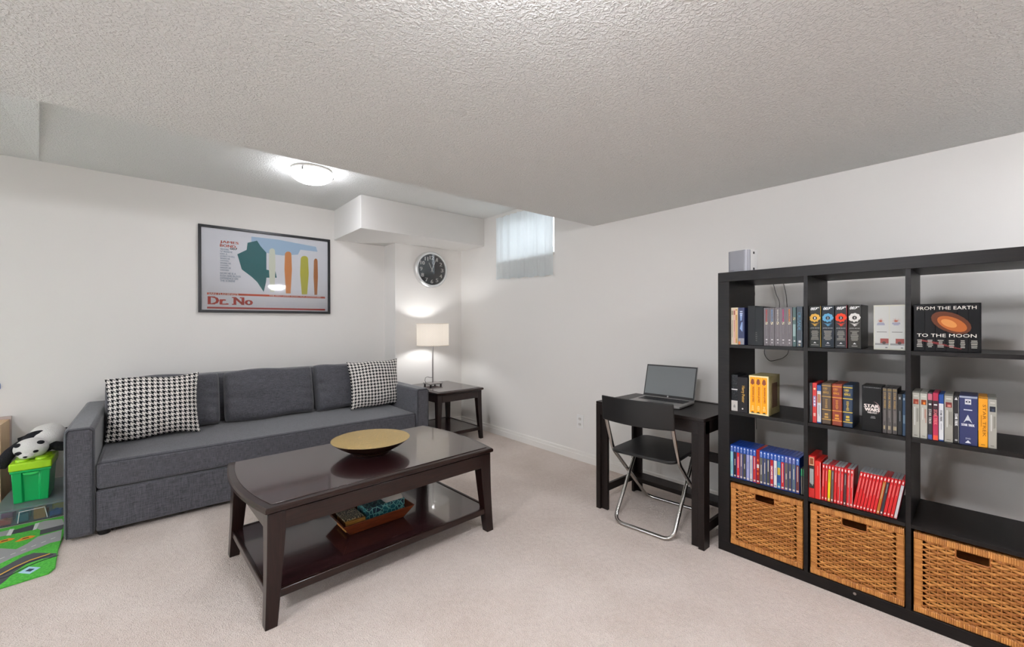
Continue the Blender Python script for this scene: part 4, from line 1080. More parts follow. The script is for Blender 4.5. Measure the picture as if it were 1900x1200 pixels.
# row 2, middle cell
def simple(name, label, cat, a, b, h, row, c_, grp, **k):
    return media(name, label, cat, a, b, h, row, m_body=mat('card_' + c_, c_, .38), group=grp, **k)
gM = 'films on the middle shelf'
t, o, w_ = simple('disc_case', 'black disc case at the left end of the middle row', 'disc case', .4022, .4152, .185, 1, '1b1a1c', gM); lines(t, 'spine_print', .003, w_ - .003, .02, .17, 2, '6a6568', 1, True)
t, o, w_ = simple('disc_case', 'red disc case with white lettering in the middle row', 'disc case', .4157, .4325, .185, 1, 'c72a26', gM)
quad(t, 'pale_panel', .003, w_ - .003, .075, .125, '9a8fb4'); lines(t, 'spine_print', .005, w_ - .005, .078, .122, 3, 'ece6ea', 2); quad(t, 'logo_block', .004, w_ - .004, .03, .045, 'e8c0b4'); obj('badge', G().lathe([(0, FY), (.0045, FY), (.0045, FY - .0005), (0, FY - .0005)], 12, (w_ / 2, 0, .158), ax='y'), flat('f0d6a0'), t)
t, o, w_ = simple('disc_case', 'white disc case with a blue top edge in the middle row', 'disc case', .4330, .4500, .177, 1, '1d4e96', gM)
quad(t, 'spine', .0008, w_ - .0008, .006, .150, 'd9d9da'); quad(t, 'picture', .002, w_ - .002, .095, .135, 'b0805c', FY - .0005); lines(t, 'spine_print', .005, w_ - .005, .02, .085, 2, '8b9098', 3, True)
for i, (a, b, h, c_, cn, c2) in enumerate(((.4516, .4884, .190, '4f3f30', 'brown', 'b08a4c'), (.4901, .5280, .190, '84341f', 'rust red', 'd08a3c'), (.5293, .5658, .190, '1e3048', 'navy', 'c8ab45'))):
    t, o, w_ = media('disc_set', f'{cn} leather look disc set with gilt bands in the middle row', 'disc set', a, b, h, 1, depth=.15, rec=.016, m_body=mat('leather_' + c_, c_, .4, bump=(200, .3, .001)), group='three gilt banded disc sets', bev=.004)
    for z in (.126, .066, .022, .176): obj('gilt_band', G().box(.0006, w_ - .0006, -.0014, -.0002, z, z + .004), flat(c2, .35), t)
    txt(t, 'title_lettering', 'LORD', .006, .022, .160, .170, c2, bold=.0004); txt(t, 'title_lettering', 'of the', .009, .019, .153, .158, c2); txt(t, 'title_lettering', 'RINGS', .006, .027, .142, .152, c2, bold=.0004)
    lines(t, 'gilt_ornament', .013, w_ - .013, .075, .118, 7, c2, i); quad(t, 'gilt_block', .011, w_ - .011, .030, .038, c2); quad(t, 'gilt_block', .012, w_ - .012, .042, .052, c2)
t, o, w_ = media('film_box', 'large black tape box with silver lettering in the middle row', 'box', .5968, .6632, .195, 1, depth=.10, rec=.014, m_body=mat('box_black2', '121212', .3, spec=.2), group=gM)
txt(t, 'title_lettering', 'STAR', .008, .056, .1015, .1155, 'e8ded8', bold=.0014); txt(t, 'title_lettering', 'WARS', .010, .058, .086, .100, 'e8ded8', bold=.0014); txt(t, 'title_lettering', 'TRILOGY', .018, .050, .0765, .084, 'cfc6c0', bold=.0006)
gg = G()
for k in range(14):
    a0 = R(-60 + 150 * k / 14); a1 = R(-60 + 150 * (k + 1) / 14); t0 = .004 * sin(pi * k / 14); t1 = .004 * sin(pi * (k + 1) / 14)
    gg.add([(.038 + (.022) * cos(a0), FY - .0003, .100 + .028 * sin(a0)), (.038 + (.022) * cos(a1), FY - .0003, .100 + .028 * sin(a1)), (.038 + (.022 - t1) * cos(a1), FY - .0003, .100 + (.028 - t1) * sin(a1)), (.038 + (.022 - t0) * cos(a0), FY - .0003, .100 + (.028 - t0) * sin(a0))], [(0, 1, 2, 3)])
obj('arc_mark', gg, flat('9a7f7c'), t)
txt(t, 'top_lettering', 'WIDESCREEN', .004, w_ - .004, .186, .189, '9a9a9a'); lines(t, 'small_mark', .028, .046, .055, .066, 4, '8f8f90', 6)
for i, (a, b) in enumerate(((.6640, .6782), (.6787, .6946), (.6951, .7106))):
    t, o, w_ = simple('disc_case', f'grey and gold disc case, {["first", "second", "third"][i]} to the right of the black tape box', 'disc case', a, b, .190, 1, '4b4644', 'three grey disc cases')
    txt(t, 'title_lettering', 'STAR WARS', .004, .0105, .105, .172, 'a98d58', True, bold=.0006)
    lines(t, 'spine_print', .004, w_ - .004, .045, .098, 2, '827a76', i, True); txt(t, 'number', 'I' * (i + 1), .004, .006 + .0022 * i + .0015, .016, .032, 'c7b894', bold=.0004); quad(t, 'top_band', .001, w_ - .001, .178, .187, '7a6a4c')
t, o, w_ = simple('disc_case', 'slim black disc case second from the right in the middle row', 'disc case', .7115, .7260, .171, 1, '121416', gM); lines(t, 'spine_print', .005, .009, .03, .1, 1, '8f9296', 1, True); quad(t, 'logo_block', .004, .009, .148, .158, 'a5a8ab')
t, o, w_ = simple('disc_case', 'dark blue disc case against the divider in the middle row', 'disc case', .7265, .7362, .171, 1, '25415e', gM); quad(t, 'pale_panel', .0015, w_ - .0015, .05, .085, '6d8396'); quad(t, 'logo_block', .002, w_ - .002, .146, .156, '9aa8b4')
# row 2, right cell
gR = 'films in the right cell of the middle shelf'
spec = [(.7550, .7780, .186, 'a5a49a', 'silver grey', 'with a red picture at the left end', 'p'), (.7783, .8003, .186, 'b3b2a8', 'pale grey', 'with an orange flame picture', 'f'), (.8006, .8147, .186, '2a272a', 'black', 'with a pink top', 'k'), (.8150, .8311, .187, 'b0264c', 'crimson', 'with a pink top', 'c'),
        (.8315, .8460, .183, '123f86', 'white', 'with a blue top', 'w'), (.8466, .8712, .186, '9f9d94', 'silver grey', 'with a pink picture in the middle', 'q'), (.8715, .8867, .184, '1d1c1e', 'black', 'with white block lettering', 'b'), (.8870, .9352, .187, '28305c', 'wide navy', 'with a silver arrowhead emblem', 'n'),
        (.9363, .9600, .186, 'e79c1c', 'orange yellow', 'with dark vertical lettering', 'y'), (.9603, .9822, .187, 'a8a69c', 'silver grey', 'with a dark picture at the right end', 'r')]
for i, (a, b, h, c_, cn, lab, k) in enumerate(spec):
    t, o, w_ = media('disc_set', f'{cn} disc set {lab}, right middle cell', 'disc set', a, b, h, 1, depth=.14, rec=.018, m_body=mat('set_' + c_, c_, .32, .35 if k in 'pfqr' else 0), group=gR, bev=.0015)
    if k in 'pfqr':
        quad(t, 'picture', .004, w_ - .003, .136, .156, {'p': '8a3a2c', 'f': '7c3a1c', 'q': '6e2e2c', 'r': '22242e'}[k])
        quad(t, 'picture_light', .009, w_ - .006, .138, .147, {'p': 'b86a50', 'f': 'd87a2c', 'q': 'c07a70', 'r': '3c4254'}[k], FY - .0005)
        lines(t, 'spine_print', .005, .011, .045, .125, 1, 'cfcfca', i, True); lines(t, 'spine_print', .013, w_ - .003, .06, .12, 2, '76746c' if k != 'f' else 'a85a44', i, True)
        lines(t, 'foot_print', .006, w_ - .006, .008, .012, 1, '5a5850', 0); lines(t, 'top_print', .005, w_ - .004, .165, .174, 1, 'c8c6be', 0)
        quad(t, 'dark_top', 0.0006, w_ - .0006, h - .004, h - .0005, '4a4a48')
    elif k in 'kc':
        quad(t, 'pink_top', .0006, w_ - .0006, .158, h - .003, 'b86a78' if k == 'k' else 'a8324a'); quad(t, 'white_mark', .003, w_ - .003, .138, .144, 'd8d4d4')
        if k == 'c': quad(t, 'dark_middle', .0006, w_ - .0006, .098, .157, '3a2a30')
        txt(t, 'title_lettering', 'STAR TREK', .003, w_ - .003, .062, .122, 'c9c4bf' if k == 'k' else 'e07a80', True, bold=.0005)
        quad(t, 'foot_block', .001, w_ - .001, .002, .020, '4a5a94' if k == 'k' else 'e0583c')
    elif k == 'w':
        quad(t, 'spine', .0006, w_ - .0006, .006, .148, 'd5d5d8'); txt(t, 'title_lettering', 'STAR TREK', .004, w_ - .004, .078, .122, '4a4a50', True, y=FY - .0008, bold=.0005); lines(t, 'spine_print', .005, w_ - .005, .03, .07, 1, 'a0a0a8', 1, True)
    elif k == 'b':
        txt(t, 'title_lettering', 'STAR TREK', .004, w_ - .003, .068, .115, 'dedede', True, bold=.0008); quad(t, 'foot_block', .004, w_ - .004, .010, .016, 'b0b0b0'); quad(t, 'edge_strip', w_ - .0012, w_ - .0004, .002, h - .003, 'c8c8c8')
        obj('mountain_mark', G().add([(.003, FY - .0003, .168), (w_ - .003, FY - .0003, .168), (w_ / 2, FY - .0003, .179)], [(0, 1, 2)]), flat('d8d8d8'), t)
    elif k == 'n':
        quad(t, 'silver_top', .0006, w_ - .0006, h - .008, h - .001, '9aa0b0')
        quad(t, 'eye_panel', .015, .031, .155, .175, 'd5d5da')
        obj('eye_mark', G().add([(.023 + .0065 * cos(2 * pi * q / 16), FY - .0006, .165 + .0040 * sin(2 * pi * q / 16)) for q in range(16)], [tuple(range(16))]), flat('20243c'), t)
        obj('eye_dot', G().add([(.023 + .0024 * cos(2 * pi * q / 12), FY - .0009, .165 + .0024 * sin(2 * pi * q / 12)) for q in range(12)], [tuple(range(12))]), flat('d5d5da'), t)
        lines(t, 'spine_print', .006, w_ - .008, .130, .138, 1, 'c2c6d4', 3)
        obj('arrowhead', G().add([(.011, FY - .0006, .084), (.0225, FY - .0006, .116), (.034, FY - .0006, .084), (.026, FY - .0006, .094), (.018, FY - .0006, .093)], [(0, 1, 2), (0, 2, 4), (4, 2, 3)] and [(0, 1, 4), (4, 1, 3), (3, 1, 2)]), flat('c5c8d0'), t)
        txt(t, 'title_lettering', 'STAR TREK', .006, w_ - .008, .072, .081, 'e0e2e8', bold=.0006)
        txt(t, 'foot_lettering', 'DVD', .017, .030, .022, .028, 'cfd2da'); obj('mountain_mark', G().add([(.015, FY - .0006, .008), (.031, FY - .0006, .008), (.023, FY - .0006, .019)], [(0, 1, 2)]), flat('e0e2e8'), t)
    elif k == 'y':
        txt(t, 'title_lettering', 'STAR TREK: VOYAGER' if False else 'STAR TREK', .011, .019, .040, .160, '7a4a10', True); lines(t, 'spine_print', .005, .009, .05, .12, 1, 'b87416', 1, True); lines(t, 'foot_print', .006, w_ - .006, .008, .012, 1, '6a4410', 0)
        quad(t, 'dark_top', .0006, w_ - .0006, h - .003, h - .0005, '3a3a38')
# row 3, left cell: blue game cases
ORD = ['first', 'second', 'third', 'fourth', 'fifth', 'sixth', 'seventh', 'eighth', 'ninth', 'tenth', 'eleventh', 'twelfth', 'thirteenth', 'fourteenth', 'fifteenth', 'sixteenth', 'seventeenth', 'eighteenth', 'nineteenth', 'twentieth']
blue = [('8fc3c9', 'pale cyan'), ('2b2326', 'black'), ('c9302f', 'bright red'), ('6b5f6b', 'mauve grey'), ('47453f', 'dark olive'), ('9d9fc8', 'lavender'), ('c5c6cb', 'white and grey'), ('b8342e', 'red'), ('8e1d18', 'all red'), ('5e5c54', 'stone grey'),
        ('55555b', 'slate grey'), ('4c4e46', 'dark green grey'), ('ad2a2a', 'red lettered'), ('dedcda', 'white'), ('3f86a8', 'blue and yellow'), ('bd302d', 'red'), ('655d53', 'brown grey'), ('514e50', 'dark grey'), ('5b6a72', 'blue grey'), ('6a3835', 'maroon')]
m_bcase = mat('blue_case', '16409a', .22, spec=.6); m_rcase = mat('red_case', 'b3161c', .3); m_rtop = mat('grey_case_top', '9a9a9c', .45)
PITCH = .01568
for i, (c_, cn) in enumerate(blue):
    s0 = .0525 + i * PITCH
    t, o, w_ = media('game_case', f'blue game case with {cn} spine, {ORD[i]} from the left in its row', 'game case', s0, s0 + PITCH - .0004, .171, 2, depth=.135, rec=.012, m_body=m_bcase if i != 8 else m_rcase, group='blue game cases')
    zt_ = .136 if i != 8 else .166
    p = quad(t, 'spine_insert', .0010, w_ - .0010, .004, zt_, c_)
    if i != 8:
        q = quad(t, 'logo_band', .0010, w_ - .0010, zt_ + .0008, .168, '2a55a8' if i not in (16, 17, 18) else '5a5f9a')
        obj('arrow_mark', G().add([(.003, FY - .0008, .1590), (w_ - .003, FY - .0008, .1590), (w_ / 2, FY - .0008, .1665)], [(0, 1, 2)]), flat('dfe6f4'), q)
        obj('logo_lettering', G().text('PS4', .0042, w_ - .0042, .141, .157, FY - .0008, vert=True), flat('b9c8ea'), q)
    if i == 12: txt(p, 'title_lettering', 'UNCHARTED', .0035, w_ - .0035, .040, .106, 'f0e6e2', True, bold=.0006)
    elif i == 14:
        quad(p, 'yellow_panel', .0014, w_ - .0014, .070, .105, 'c2ab3c', FY - .0006); quad(p, 'blue_panel', .0014, w_ - .0014, .03, .066, '2d4a8a', FY - .0006)
    elif i == 8:
        quad(p, 'white_panel', .003, w_ - .002, .080, .098, 'd9d0cc', FY - .0006); lines(p, 'orange_print', .003, w_ - .003, .04, .130, 4, 'd0662c', 3)
    else: lines(p, 'spine_print', .0052, w_ - .0052, .035 + .01 * (i % 3), .085 + .015 * (i % 4), 1, 'e2dedb' if i not in (0, 5, 6, 13) else '6a7478', i, True)
    quad(p, 'rating_mark', .003, w_ - .003, .008, .016, 'c9c2be' if i not in (6, 13) else '9a8a80', FY - .0006)
for i, (a, lab) in enumerate(((.3685, 'left'), (.3775, 'right'))):
    t, o, w_ = simple('game_case', f'short dark game case with green top, {lab} of the two beside the divider', 'game case', a, a + .0072, .124, 2, '3a3d39', 'two green topped game cases')
    quad(t, 'green_top', .0006, w_ - .0006, .088, .121, '3f9a68'); quad(t, 'spine_insert', .0006, w_ - .0006, .003, .086, '6a665f')
# row 3, middle cell: red game cases
t, o, w_ = media('game_box', 'tall red game box with a framed portrait panel at the left of the red row', 'box', .4022, .4262, .195, 2, depth=.14, rec=.012, m_body=mat('red_box', 'c2201c', .3), group='red game boxes')
quad(t, 'dark_panel', .0015, w_ - .0015, .045, .150, '2a2c2a'); quad(t, 'portrait_panel', .003, w_ - .003, .152, .188, 'd9cba0'); quad(t, 'portrait', .005, w_ - .005, .156, .185, '8a4a2c', FY - .0006)
lines(t, 'white_print', .004, w_ - .004, .055, .135, 5, 'd5d8d4', 5, True)
t, o, w_ = media('game_box', 'thick bright red game box second in the red row', 'box', .4270, .4490, .176, 2, depth=.14, rec=.012, m_body=mat('red_box2', 'd4231c', .25), group='red game boxes')
lines(t, 'spine_print', .009, w_ - .009, .08, .155, 1, 'e88a7a', 1, True); quad(t, 'white_edge', w_ - .0018, w_ - .0004, .004, .172, 'e6d6d0')
def switch(i, s0, tilt, label, grp, c_=None, redtop=False, white=None):
    t, o, w_ = media('game_case', label, 'game case', s0, s0 + .0106, .169, 2, depth=.104, rec=.014, m_body=m_rcase, group=grp, tilt=tilt, bev=.0006)
    obj('case_back', G().box(.0002, w_ - .0002, .0012, .1035, .1692, .1700), m_rcase if redtop else m_rtop, t, label=None if redtop else 'grey top edge')
    p = quad(t, 'spine_insert', .0008, w_ - .0008, .003, .147, c_ or 'cf2a2c'); q = quad(t, 'logo_band', .0008, w_ - .0008, .1476, .1665, 'cf2226')
    obj('logo_mark', G().box(.0030, w_ - .0030, FY - .0008, FY - .0006, .152, .163), flat('f2dcd8'), q)
    rnd = random.Random(i * 7 + 1)
    lines(p, 'spine_print', .0040, w_ - .0036, rnd.uniform(.055, .09), .140, 1, 'f0b9b2' if not c_ else ('5a5a20' if c_ == 'e0c81e' else 'c8c4be'), i, True)
    obj('rating_mark', G().box(.0028, w_ - .0028, FY - .0008, FY - .0006, .008, .016), flat('f0cfc8'), p)
    if white: quad(p, 'white_edge', w_ - .0012, w_ - .0004, .004, .166, 'f0dcd6', FY - .0005)
g1c = {2: 'e0c81e', 3: '5a564e', 7: '4a3436'}; g1n = {2: 'yellow', 3: 'grey', 7: 'dark maroon'}
for i in range(10):
    switch(i, .4505 + i * .01145, R(1.5), f'upright red game case with {g1n.get(i, "red")} spine, {ORD[i]} right of the thick red box', 'upright red game cases', g1c.get(i), i in (2, 3, 7), i in (5, 8, 9))
g2c = {7: 'b06a24', 8: '34363a', 12: 'cfcfd2'}; g2n = {7: 'orange brown', 8: 'black', 12: 'white'}
for i in range(13):
    switch(20 + i, .5645 + i * .01120, R(9.2), f'leaning red game case with {g2n.get(i, "red")} spine, {ORD[i]} in the leaning row', 'leaning red game cases', g2c.get(i), i in (7, 8, 12), False)

# loudspeaker on top of the bookcase and its wires
sp = thing('loudspeaker', 'small silver and white loudspeaker on top of the bookcase', 'speaker', tuple(bc(.080, .115, 1.4904)), BRZ + R(-12))
def rrect(hx, hy, r, n=5):
    P = []
    for cx, cy, a0 in ((hx - r, hy - r, 0), (-hx + r, hy - r, 90), (-hx + r, -hy + r, 180), (hx - r, -hy + r, 270)):
        for i in range(n + 1):
            a = R(a0 + 90 * i / n); P.append((cx + r * cos(a), cy + r * sin(a)))
    return P
obj('body', G().prism(rrect(.058, .052, .022), 0, .122), m_white, sp, bevel=.004, smooth=40)
gr = G(); A = [R(a) for a in (198, 215, 232, 250, 270, 290, 305)]
poly = [(x * 1.025, y * 1.025) for x, y in rrect(.058, .052, .022) if y < -.012]
obj('grille', G().prism(poly + [(poly[-1][0] - .004, poly[-1][1]), (poly[0][0] + .004, poly[0][1])], .004, .118), mat('grille_silver', '9c9ca2', .45, .5, bump=(900, .4, .001)), sp, label='silver mesh grille')
for z in (.103, .018):
    obj('button', G().box(.0575, .0600, -.006, .006, z - .006, z + .006), m_black, sp, bevel=.001)
obj('logo_lettering', G().text('SONOS', -.040, -.018, .010, .015, -.0546), m_black, sp)
def wire(label, P, n=8):
    t = thing('speaker_wire', label, 'wire', tuple(P[0]), 0, 'speaker wires')
    o = Vector(P[0])
    obj('lead', G().tube([Vector(p) - o for p in smooth_path(P, n)], .0016, 6), m_black, t, smooth=60)
wire('black wire down the wall at the left side of the bookcase back', [(2.893, 1.010, 1.484), (2.893, .998, 1.403), (2.893, 1.009, 1.336), (2.893, 1.012, 1.16), (2.893, 1.011, 1.045), (2.893, 1.006, .95), (2.893, .998, .90), (2.893, .994, .70), (2.893, .990, .55)])
wire('black looping wire on the wall behind the upper left cell', [(2.893, .900, 1.484), (2.893, .880, 1.40), (2.893, .861, 1.32), (2.893, .90, 1.15), (2.893, .944, 1.045), (2.893, .920, .990), (2.893, .879, .993), (2.893, .835, 1.015), (2.893, .813, 1.06), (2.893, .815, 1.20), (2.893, .821, 1.319), (2.893, .827, 1.394), (2.893, .846, 1.484)])

# ------------------------------------------------------------------ toy corner
mt_ = thing('play_mat', 'green road pattern play mat on the carpet left of the sofa', 'rug', (-.36, 3.04, 0))
m_green = mat('mat_green', '57b843', .95, var=('3f9a34', 90), bump=(300, .4, .003))
def W_(p): return (p[0] + .36, p[1] - 3.04)
MZ = .011
obj('pile', G().prism([W_(p) for p in ((-1.62, 2.90), (-.537, 3.001), (-.372, 3.028), (-.356, 3.075), (-.372, 3.30), (-.375, 3.55), (-.380, 3.86), (-1.62, 3.86))], 0, MZ), m_green, mt_, bevel=.003)
def mp(name, pts, c_, k=0, label=None):
    z = MZ + .0004 + .0004 * k
    return obj(name, G().prism([W_(p) for p in pts][::-1], z - .0004, z), mat('mat_' + c_, c_, .95, bump=(300, .3, .002)), mt_, label=label)
mp('printed_rail', [(-1.1, 3.08), (-.574, 3.208), (-.56, 3.226), (-.53, 3.272), (-.498, 3.32), (-.463, 3.335), (-.427, 3.303), (-.397, 3.272), (-.372, 3.252), (-.368, 3.204), (-.416, 3.221), (-.469, 3.208), (-.502, 3.136), (-.515, 3.062), (-.528, 3.026), (-.6, 3.0), (-1.1, 2.97)], '4b4b50', 0, 'dark grey printed track')
mp('yellow_line', [(-.70, 3.118), (-.564, 3.151), (-.548, 3.156), (-.511, 3.208), (-.466, 3.248), (-.397, 3.272), (-.399, 3.262), (-.466, 3.238), (-.509, 3.197), (-.546, 3.144), (-.562, 3.140), (-.70, 3.106)], 'd8a63a', 1)
for k, (o1, o2) in enumerate(((.020, .028), (.062, .070))):
    base = [(-.62, 3.135), (-.548, 3.156), (-.511, 3.205), (-.466, 3.243), (-.397, 3.265), (-.372, 3.25)]
    up_ = [(x + o1 * .55, y - o1 * .75) for x, y in base]; dn = [(x + o2 * .55, y - o2 * .75) for x, y in base]
    mp('printed_line', up_[:-1] + dn[:-1][::-1], '20202a', 2)
mp('printed_road', [(-1.1, 3.60), (-.636, 3.557), (-.611, 3.523), (-.543, 3.452), (-.511, 3.497), (-.482, 3.575), (-.39, 3.598), (-.376, 3.426), (-.416, 3.426), (-.452, 3.396), (-.493, 3.373), (-.535, 3.341), (-.572, 3.298), (-.60, 3.279), (-1.1, 3.25)], '9a9a9a', 0, 'grey printed road')
mp('printed_road', [(-1.1, 3.80), (-.657, 3.800), (-.604, 3.805), (-.601, 3.692), (-.625, 3.715), (-1.1, 3.73)], '9a9a9a', 0)
mp('printed_road', [(-.522, 3.816), (-.487, 3.835), (-.41, 3.800), (-.39, 3.690), (-.453, 3.674), (-.486, 3.682), (-.515, 3.743)], 'a2a2a0', 0)
mp('printed_rail', [(-.604, 3.778), (-.528, 3.806), (-.518, 3.709), (-.601, 3.712)], '45454a', 1)
mp('printed_rail', [(-.485, 3.674), (-.392, 3.686), (-.388, 3.610), (-.477, 3.595)], '45454a', 1)
mp('white_stripe', [(-.623, 3.809), (-.605, 3.800), (-.602, 3.700), (-.620, 3.707)], 'd8d8d6', 2)
mp('white_stripe', [(-.524, 3.816), (-.507, 3.818), (-.505, 3.707), (-.519, 3.703)], 'd8d8d6', 2)
for k in range(6):
    x = -.585 + k * .033; y = 3.36 + k * .024
    mp('lane_mark', [(x, y), (x + .016, y + .012), (x + .015, y + .018), (x - .001, y + .006)], 'd5d5d2', 1)
for k in range(2):
    cx, cy = ((-.615, 3.625), (-.532, 3.590))[k]
    mp('printed_car', [(cx - .035, cy - .018), (cx - .02, cy - .028), (cx + .03, cy - .014), (cx + .04, cy + .006), (cx + .015, cy + .03), (cx - .015, cy + .022)], 'd98a22', 1, 'printed orange car')
    mp('printed_window', [(cx - .012, cy - .006), (cx + .016, cy - .001), (cx + .012, cy + .012), (cx - .008, cy + .009)], '4a3418', 2)
mp('printed_sign', [(-.485, 3.116), (-.456, 3.161), (-.410, 3.113), (-.440, 3.067)][::-1], 'a9cfe0', 1)
mp('printed_sign_mark', [(-.462, 3.115), (-.450, 3.132), (-.430, 3.113), (-.442, 3.094)][::-1], '2a3a4a', 2)

m_clear = mat('clear_plastic', 'dfeef2', .12, trans=.92, ior=1.12, spec=.4)
sb = thing('storage_box', 'low clear plastic storage box under the green bin beside the sofa', 'box', (-.545, 3.885, 0))
hx, dy_, hz = .158, .60, .100
B0 = [(-hx + .012, .010), (hx - .012, .010), (hx - .012, dy_ - .01), (-hx + .012, dy_ - .01)]; B1 = [(-hx, 0), (hx, 0), (hx, dy_), (-hx, dy_)]
def wall4(i):
    j = (i + 1) % 4; c = Vector((0, dy_ / 2, 0)); P = [Vector((*B0[i], .006)), Vector((*B0[j], .006)), Vector((*B1[j], hz - .008)), Vector((*B1[i], hz - .008))]
    e_ = (P[1] - P[0]).normalized(); n_ = Vector((-e_.y, e_.x, 0)) * .002
    return G().add([tuple(p) for p in P] + [tuple(p + n_) for p in P], [(0, 1, 2, 3), (7, 6, 5, 4), (0, 4, 5, 1), (1, 5, 6, 2), (2, 6, 7, 3), (3, 7, 4, 0)])
for i in range(4): obj('side', wall4(i), m_clear, sb)
obj('bottom', G().box(-hx + .012, hx - .012, .01, dy_ - .01, .003, .006), m_clear, sb)
m_lid = mat('lid_plastic', 'd5e3e6', .22, trans=.8, ior=1.15)
obj('lid', G().box(-hx - .006, hx + .006, -.006, dy_ + .004, hz - .008, hz + .002), m_lid, sb, bevel=.002, label='frosted snap-on lid')
obj('handle', G().tube([(-.060, .004, .012), (-.052, -.004, .080), (.052, -.004, .084), (.062, .004, .014)], .0025, 6), m_white, sb, smooth=60, label='white moulded handle outline')
rnd = random.Random(12)
cl = [('b8432f', 'red'), ('1f7f8c', 'teal'), ('c8872f', 'orange'), ('2d5f9e', 'blue'), ('8a3a6a', 'purple'), ('3f9a9a', 'turquoise'), ('a0522d', 'brown'), ('c9b04a', 'yellow')]
for i, (c_, cn) in enumerate(cl):
    x = -.115 + (i % 4) * .070; y = .05 + (i // 4) * .075
    t = thing('toy_block', f'{cn} toy block inside the clear storage box', 'toy', (-.545 + x, 3.885 + y, .0065 + .0), R(rnd.uniform(-12, 12)), 'toys in the clear box')
    obj('block', G().box(-.026, .026, -.020, .020, 0, .032 + .018 * (i % 3)), mat('toy_' + c_, c_, .4), t, bevel=.004)
    obj('knob', G().lathe([(.010, .032 + .018 * (i % 3)), (.010, .038 + .018 * (i % 3))], 12), mat('toy_' + c_, c_, .4), t, smooth=40)

gb = thing('toy_bin', 'green plastic toy bin with lime lid standing on the clear box', 'bin', (-.565, 3.985, .1025))
m_gr = mat('bin_green', '10a556', .28); m_lime = mat('lid_lime', 'a3d420', .3)
def bin_shell():
    lo, hi, z0, z1 = (.073, .225), (.083, .240), 0.0, .203
    g = G()
    a = [(-lo[0], .008, z0), (-.036, .008, z0), (-.030, .018, z0), (.030, .018, z0), (.036, .008, z0), (lo[0], .008, z0), (lo[0], lo[1], z0), (-lo[0], lo[1], z0)]
    b = [(-hi[0], 0, z1), (-.042, 0, z1), (-.036, .014, z1), (.036, .014, z1), (.042, 0, z1), (hi[0], 0, z1), (hi[0], hi[1], z1), (-hi[0], hi[1], z1)]
    n = len(a); fs = [tuple(range(n))[::-1], tuple(range(n, 2 * n))] + [(i, (i + 1) % n, n + (i + 1) % n, n + i) for i in range(n)]
    return g.add(a + b, fs)
obj('body', bin_shell(), m_gr, gb, bevel=.003)
obj('lip', G().box(-.088, .088, -.006, .245, .190, .204), m_gr, gb, bevel=.003)
obj('latch', G().prism([(.034 * cos(pi + pi * i / 12), .188 + .016 * sin(pi + pi * i / 12)) for i in range(13)], -.010, -.004, ax='y'), mat('latch_green', '2fbf5f', .3), gb)
obj('lid', G().box(-.0915, .0915, -.012, .250, .205, .252), m_lime, gb, bevel=.006)
for x in (-.042, .042):
    for y in (.055, .165):
        obj('stud', G().lathe([(.032, .252), (.032, .262), (.030, .265), (0, .265)], 24, (x, y, 0)), m_lime, gb, smooth=40, label='round raised stud')

# plush panda lying on the bin
pd = thing('plush_panda', 'black and white plush panda lying over the lime bin lid', 'toy', (-.565, 4.08, .376))
m_pw = mat('plush_white', 'e6e3df', .95, bump=(160, .9, .006)); m_pb = mat('plush_black', '15151a', .95, bump=(160, .9, .006))
nz = noise3(4)
def px(x, y, z): return (x + .565, y - 4.08, z - .368)
obj('torso', G().ball(px(-.528, 4.270, .440), (.096, .160, .088), 28, 18, disp=lambda d: .04 * nz(d)), m_pw, pd, smooth=70)
obj('shoulder_band', G().ball(px(-.552, 4.165, .430), (.090, .030, .078), 28, 16, disp=lambda d: .03 * nz(d * 1.3)), m_pb, pd, smooth=70, label='black fur band over the shoulders')
hd = obj('head', G().ball(px(-.577, 4.085, .412), (.078, .070, .066), 32, 20, disp=lambda d: .03 * nz(d) + (.10 * max(0, -d.y) ** 3 * max(0, .3 - d.z))), m_pw, pd, smooth=70)
obj('muzzle', G().ball(px(-.590, 4.022, .380), (.034, .020, .020), 20, 12), m_pw, hd, smooth=70)
for x, z in ((-.628, .444), (-.535, .448)): obj('ear', G().ball(px(x, 4.052, z), (.021, .020, .013), 16, 10), m_pb, hd, smooth=70)
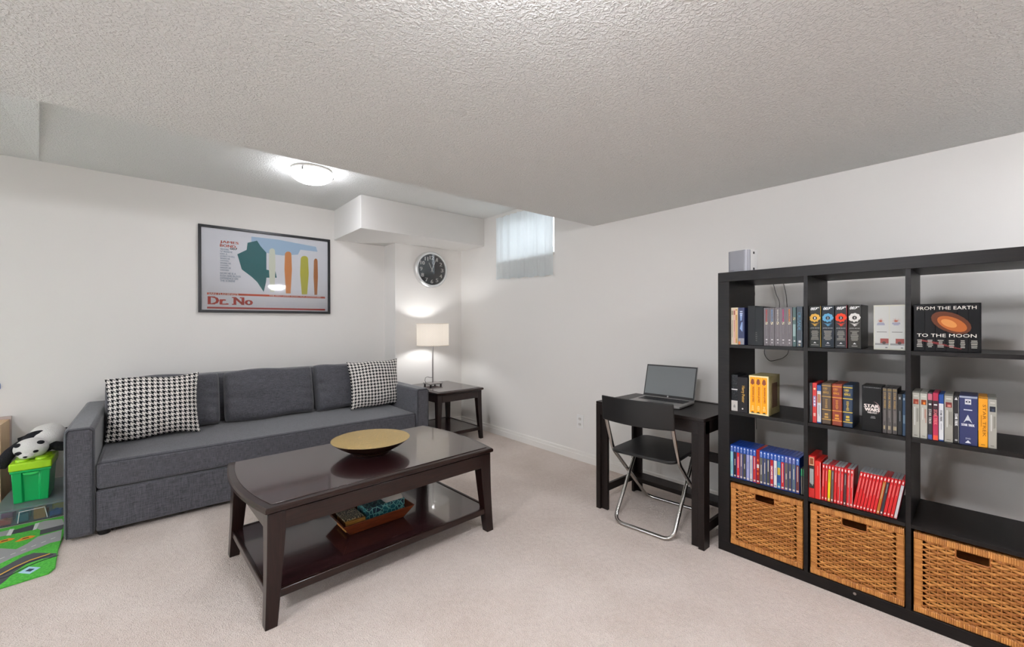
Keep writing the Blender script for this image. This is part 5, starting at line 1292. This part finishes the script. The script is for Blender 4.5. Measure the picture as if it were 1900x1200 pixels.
for x, z, r_ in ((-.622, .398, -.2), (-.555, .402, .3)): obj('eye_patch', G().ball(px(x, 4.026, z), (.019, .012, .012), 16, 10), m_pb, hd, smooth=70)
obj('nose', G().ball(px(-.592, 4.001, .376), (.010, .006, .005), 12, 8), m_pb, hd, smooth=70)
obj('arm', G().tube(smooth_path([px(-.635, 4.17, .425), px(-.668, 4.12, .395), px(-.695, 4.08, .350), px(-.712, 4.06, .318)], 4), [.030] * 4 + [.031] * 4 + [.034] * 4 + [.012], 14), m_pb, pd, smooth=70)
obj('arm', G().tube(smooth_path([px(-.495, 4.15, .405), px(-.460, 4.13, .393), px(-.425, 4.12, .388), px(-.402, 4.12, .385)], 4), [.028] * 4 + [.030] * 4 + [.026] * 4 + [.010], 14), m_pb, pd, smooth=70)
obj('leg', G().tube(smooth_path([px(-.490, 4.36, .430), px(-.450, 4.34, .432), px(-.420, 4.33, .428), px(-.400, 4.32, .425)], 4), [.044] * 4 + [.046] * 4 + [.040] * 4 + [.014], 14), m_pb, pd, smooth=70)
obj('leg', G().tube(smooth_path([px(-.590, 4.40, .420), px(-.640, 4.42, .40), px(-.680, 4.42, .385)], 4), [.044] * 4 + [.042] * 4 + [.016], 14), m_pb, pd, smooth=70)

# edge of a low wooden toy shelf at the far left
ts = thing('toy_shelf', 'pale wooden low shelf unit at the far left against the back wall', 'shelf', (-1.35, 4.30, 0))
m_pine = mat('pale_wood', 'd2b48f', .5, var=('c09f78', 12, (7, 7, .6)))
obj('side_panel', G().box(.590, .608, 0, .24, 0, .555), m_pine, ts, bevel=.002)
obj('side_panel', G().box(0, .018, 0, .24, 0, .555), m_pine, ts, bevel=.002)
obj('top', G().box(.018, .590, 0, .24, .537, .555), m_pine, ts, bevel=.002)
obj('shelf', G().box(.018, .590, 0, .235, .26, .278), m_pine, ts, bevel=.002)
obj('back_panel', G().box(0, .616, .240, .252, .0, .575), mat('grey_board', 'b9aaa4', .6), ts)
print('objects', len(bpy.data.objects), 'tris', sum(len(o.data.polygons) for o in bpy.data.objects if o.type == 'MESH'))
